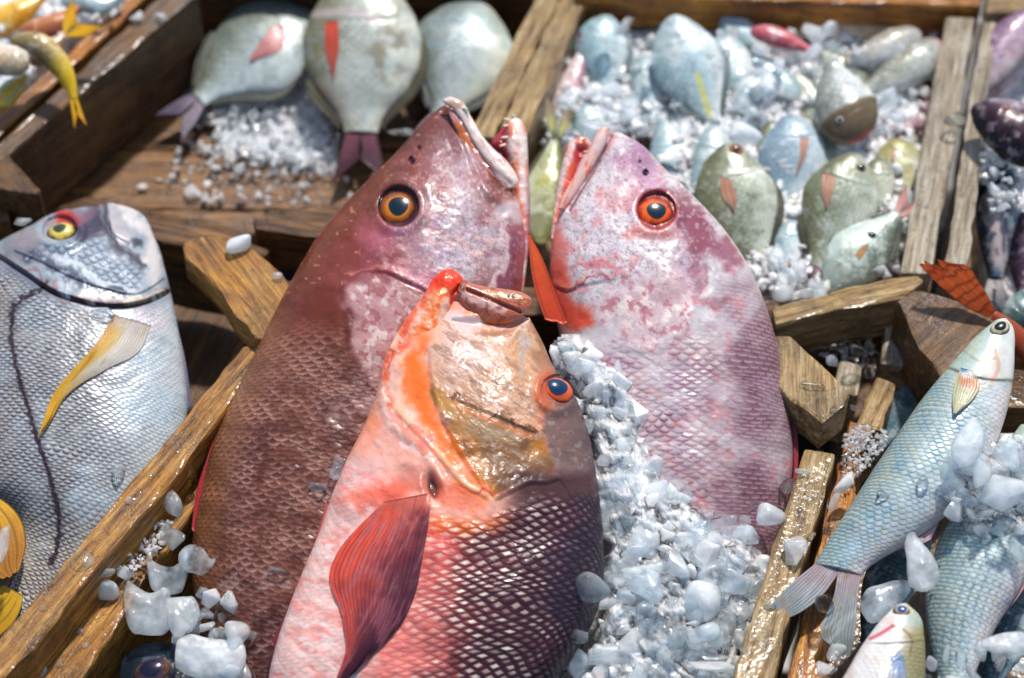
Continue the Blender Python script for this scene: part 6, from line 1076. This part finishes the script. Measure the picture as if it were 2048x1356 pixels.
# crate B
BBED = [(1075, 250), (1130, 90), (1190, 20), (1330, 30), (1500, 60), (1760, 60), (1880, 60), (1800, 545), (1560, 610), (1400, 480), (1300, 270), (1180, 300), (1110, 330)]
pts = scatter(BBED, 900, 9, rg); bed('bed of crushed ice under the small fish in the upper right crate', pts, lambda x, y: on_z(x, y, .106 + rg.uniform(-.008, .016)), (10, 28), rg, under=slush(BBED, lambda x, y, dz: on_z(x, y, .118 + dz), 120, .006, .009))
for poly, n in (([(1400, 60), (1620, 50), (1760, 90), (1740, 180), (1640, 240), (1600, 220), (1480, 240), (1430, 160)], 34), ([(1110, 180), (1180, 190), (1290, 160), (1320, 210), (1290, 290), (1180, 270), (1120, 250)], 18), ([(1740, 180), (1810, 190), (1790, 260), (1730, 270)], 8), ([(1540, 500), (1620, 540), (1640, 590), (1570, 610)], 12), ([(1160, 50), (1320, 60), (1330, 130), (1200, 160)], 8)):
    for k, (x, y) in enumerate(scatter(poly, n, 16, rg)):
        r = float(rg.choice([13, 17, 22, 28])); chip(on_z(x, y, .135 + rg.uniform(-.012, .022)), VN, r, r * rg.uniform(.65, .95), rg.uniform(0, 180), 's', int(rg.integers(16)), [ICE, ICE_MILK, ICE_MILK][k % 3], 'ice chip heaped over the small fish in the upper right crate', 'ice chips in the upper right crate', tip=rg.uniform(-30, 30))
# crate A
ABED = [(350, 180), (400, 170), (520, 150), (600, 120), (650, 200), (690, 300), (690, 350), (600, 350), (470, 330), (400, 300), (430, 250), (380, 220)]
pts = scatter(ABED, 240, 9, rg); pts = np.vstack([pts, scatter([(350, 190), (520, 140), (660, 260), (705, 400), (520, 415), (400, 400), (280, 350), (360, 280)], 170, 9, rg)]); bed('scattered crushed ice on the wet floor of the half-empty crate', pts, lambda x, y: on_z(x, y, (.040 if (y < 330 and x > 400) else .030) + rg.uniform(-.004, .010)), (5, 18), rg, under=slush(ABED, lambda x, y, dz: on_z(x, y, .041 + dz), 90, .006, .006))
for k, (x, y) in enumerate(scatter([(380, 190), (520, 140), (610, 140), (660, 260), (700, 400), (520, 410), (400, 400), (300, 350), (380, 290)], 38, 18, rg)):
    r = float(rg.choice([7, 10, 14, 20])); chip(on_z(x, y, (.045 if y < 335 else .034) + rg.uniform(0, .008)), UPN, r, r * rg.uniform(.65, .95), rg.uniform(0, 180), 's', int(rg.integers(16)), [ICE, ICE_MILK][k % 2], 'ice chip strewn on the wet floor of the half-empty crate', 'ice chips in the half-empty crate', tip=rg.uniform(-30, 30))
pts = scatter([(520, 350), (600, 330), (690, 360), (690, 400), (600, 410), (520, 400)], 80, 6, rg); bed('glittering wet ice grains near the divider corner of the half-empty crate', pts, lambda x, y: on_z(x, y, .033), (3, 8), rg, ICE_CLEAR)
# crate C, D
pts = scatter([(1965, 300), (2060, 330), (2060, 420), (1985, 420), (1965, 380)], 70, 8, rg); bed('crushed ice on and under the dark fish in the crate at the right edge', pts, lambda x, y: on_z(x, y, .15 + rg.uniform(-.02, .01)), (8, 20), rg, under=slush([(1960, 40), (2200, 40), (2200, 660), (1960, 600)], lambda x, y, dz: on_z(x, y, .088 + dz), 60, .004, .006))
pts = scatter([(-20, -20), (330, -30), (250, 20), (160, 60), (90, 90), (-20, 200)], 150, 8, rg); bed('crushed ice among the yellow fish in the top left crate', pts, lambda x, y: on_z(x, y, .14 + rg.uniform(-.02, .02)), (8, 22), rg, under=slush([(-160, -60), (300, -60), (200, 40), (60, 170), (-60, 270), (-200, 260)], lambda x, y, dz: on_z(x, y, .142 + dz), 60, .004, .006))
pts = scatter([(1630, 690), (1740, 670), (1760, 720), (1700, 740), (1640, 720)], 50, 7, rg); bed('ice crumbs in the hollow between the front rail and the dark block', pts, lambda x, y: on_z(x, y, .09 + rg.uniform(-.02, .01)), (6, 14), rg)

# water beads on the wood
DROP = unit_sphere(12, 18); DROP = DROP * np.array([1, 1, .42]); dm = mesh('water_drop', DROP, grid_faces(12, 18, True), None, True)
WATER = ice_mat('water', .02, rough=0.0); dm.materials.append(WATER)
def drop(x, y, z, r, label, grp, asp=1):
    o = bpy.data.objects.new('water_drop', dm); COL.objects.link(o); o.location = on_z(x, y, z); s = r * PXM; o.scale = (s * asp, s, s); o.rotation_euler = (0, 0, random.uniform(0, 3)); o['label'] = label; o['category'] = 'water drop'; o['group'] = grp
drop(164, 1122, .1605, 21, 'largest amber water drop on the left rail', 'water drops on the left rail', 1.1)
for x, y, r in [(300, 952, 7), (322, 930, 5), (264, 1000, 13), (278, 985, 8), (195, 1082, 6), (85, 1216, 7), (40, 1240, 5), (355, 905, 5)]: drop(x, y, .1605, r, 'small water drop on the long left rail', 'water drops on the left rail')
for x, y, r in [(160, 1262, 8), (170, 1290, 7), (150, 1250, 5), (196, 1240, 5), (120, 1330, 7)]: drop(x, y, .1155, r, 'small water drop on the lower left rail', 'water drops on the lower left rail')
for x, y, r in [(1505, 1280, 8), (1525, 1288, 8), (1531, 1270, 6), (1489, 1302, 8), (1640, 905, 8), (1620, 1000, 9), (1600, 1020, 6)]: drop(x, y, .1505, r, 'small water drop on the right rail of the snapper crate', 'water drops on the right rail')
for x, y, r in [(1645, 832, 8), (1660, 815, 6)]: drop(x, y, .1755, r, 'bluish water drop at the front edge of the right corner brace', 'water drops on the right corner brace')

# ------------------------------------------------------------------ light
w = bpy.data.worlds.new('World'); SC.world = w; w.use_nodes = True; nt = w.node_tree
sky = nt.nodes.new('ShaderNodeTexSky'); sky.sky_type = 'NISHITA'; sky.sun_disc = False
SUN_EL, SUN_AZ = math.radians(60), math.radians(18)      # azimuth from +y towards +x
sky.sun_elevation = SUN_EL; sky.sun_rotation = SUN_AZ
bg = nt.nodes['Background']; bg.inputs['Strength'].default_value = .135; nt.links.new(sky.outputs[0], bg.inputs['Color'])
sd = bpy.data.lights.new('sun', 'SUN'); sd.energy = 4.1; sd.angle = math.radians(3.0); sd.color = (1, .96, .91); so = bpy.data.objects.new('sun', sd); COL.objects.link(so)
dirv = Vector((math.sin(SUN_AZ) * math.cos(SUN_EL), math.cos(SUN_AZ) * math.cos(SUN_EL), math.sin(SUN_EL)))
so.rotation_euler = (-dirv).to_track_quat('-Z', 'Y').to_euler(); so.location = dirv * 4
SC.view_settings.view_transform = 'Standard'; SC.view_settings.look = 'None'; SC.view_settings.gamma = 1; SC.view_settings.exposure = 0.1
SC.cycles.use_denoising = True; SC.cycles.max_bounces = 14; SC.cycles.transparent_max_bounces = 24; SC.cycles.transmission_bounces = 12
SC.cycles.sample_clamp_indirect = 6
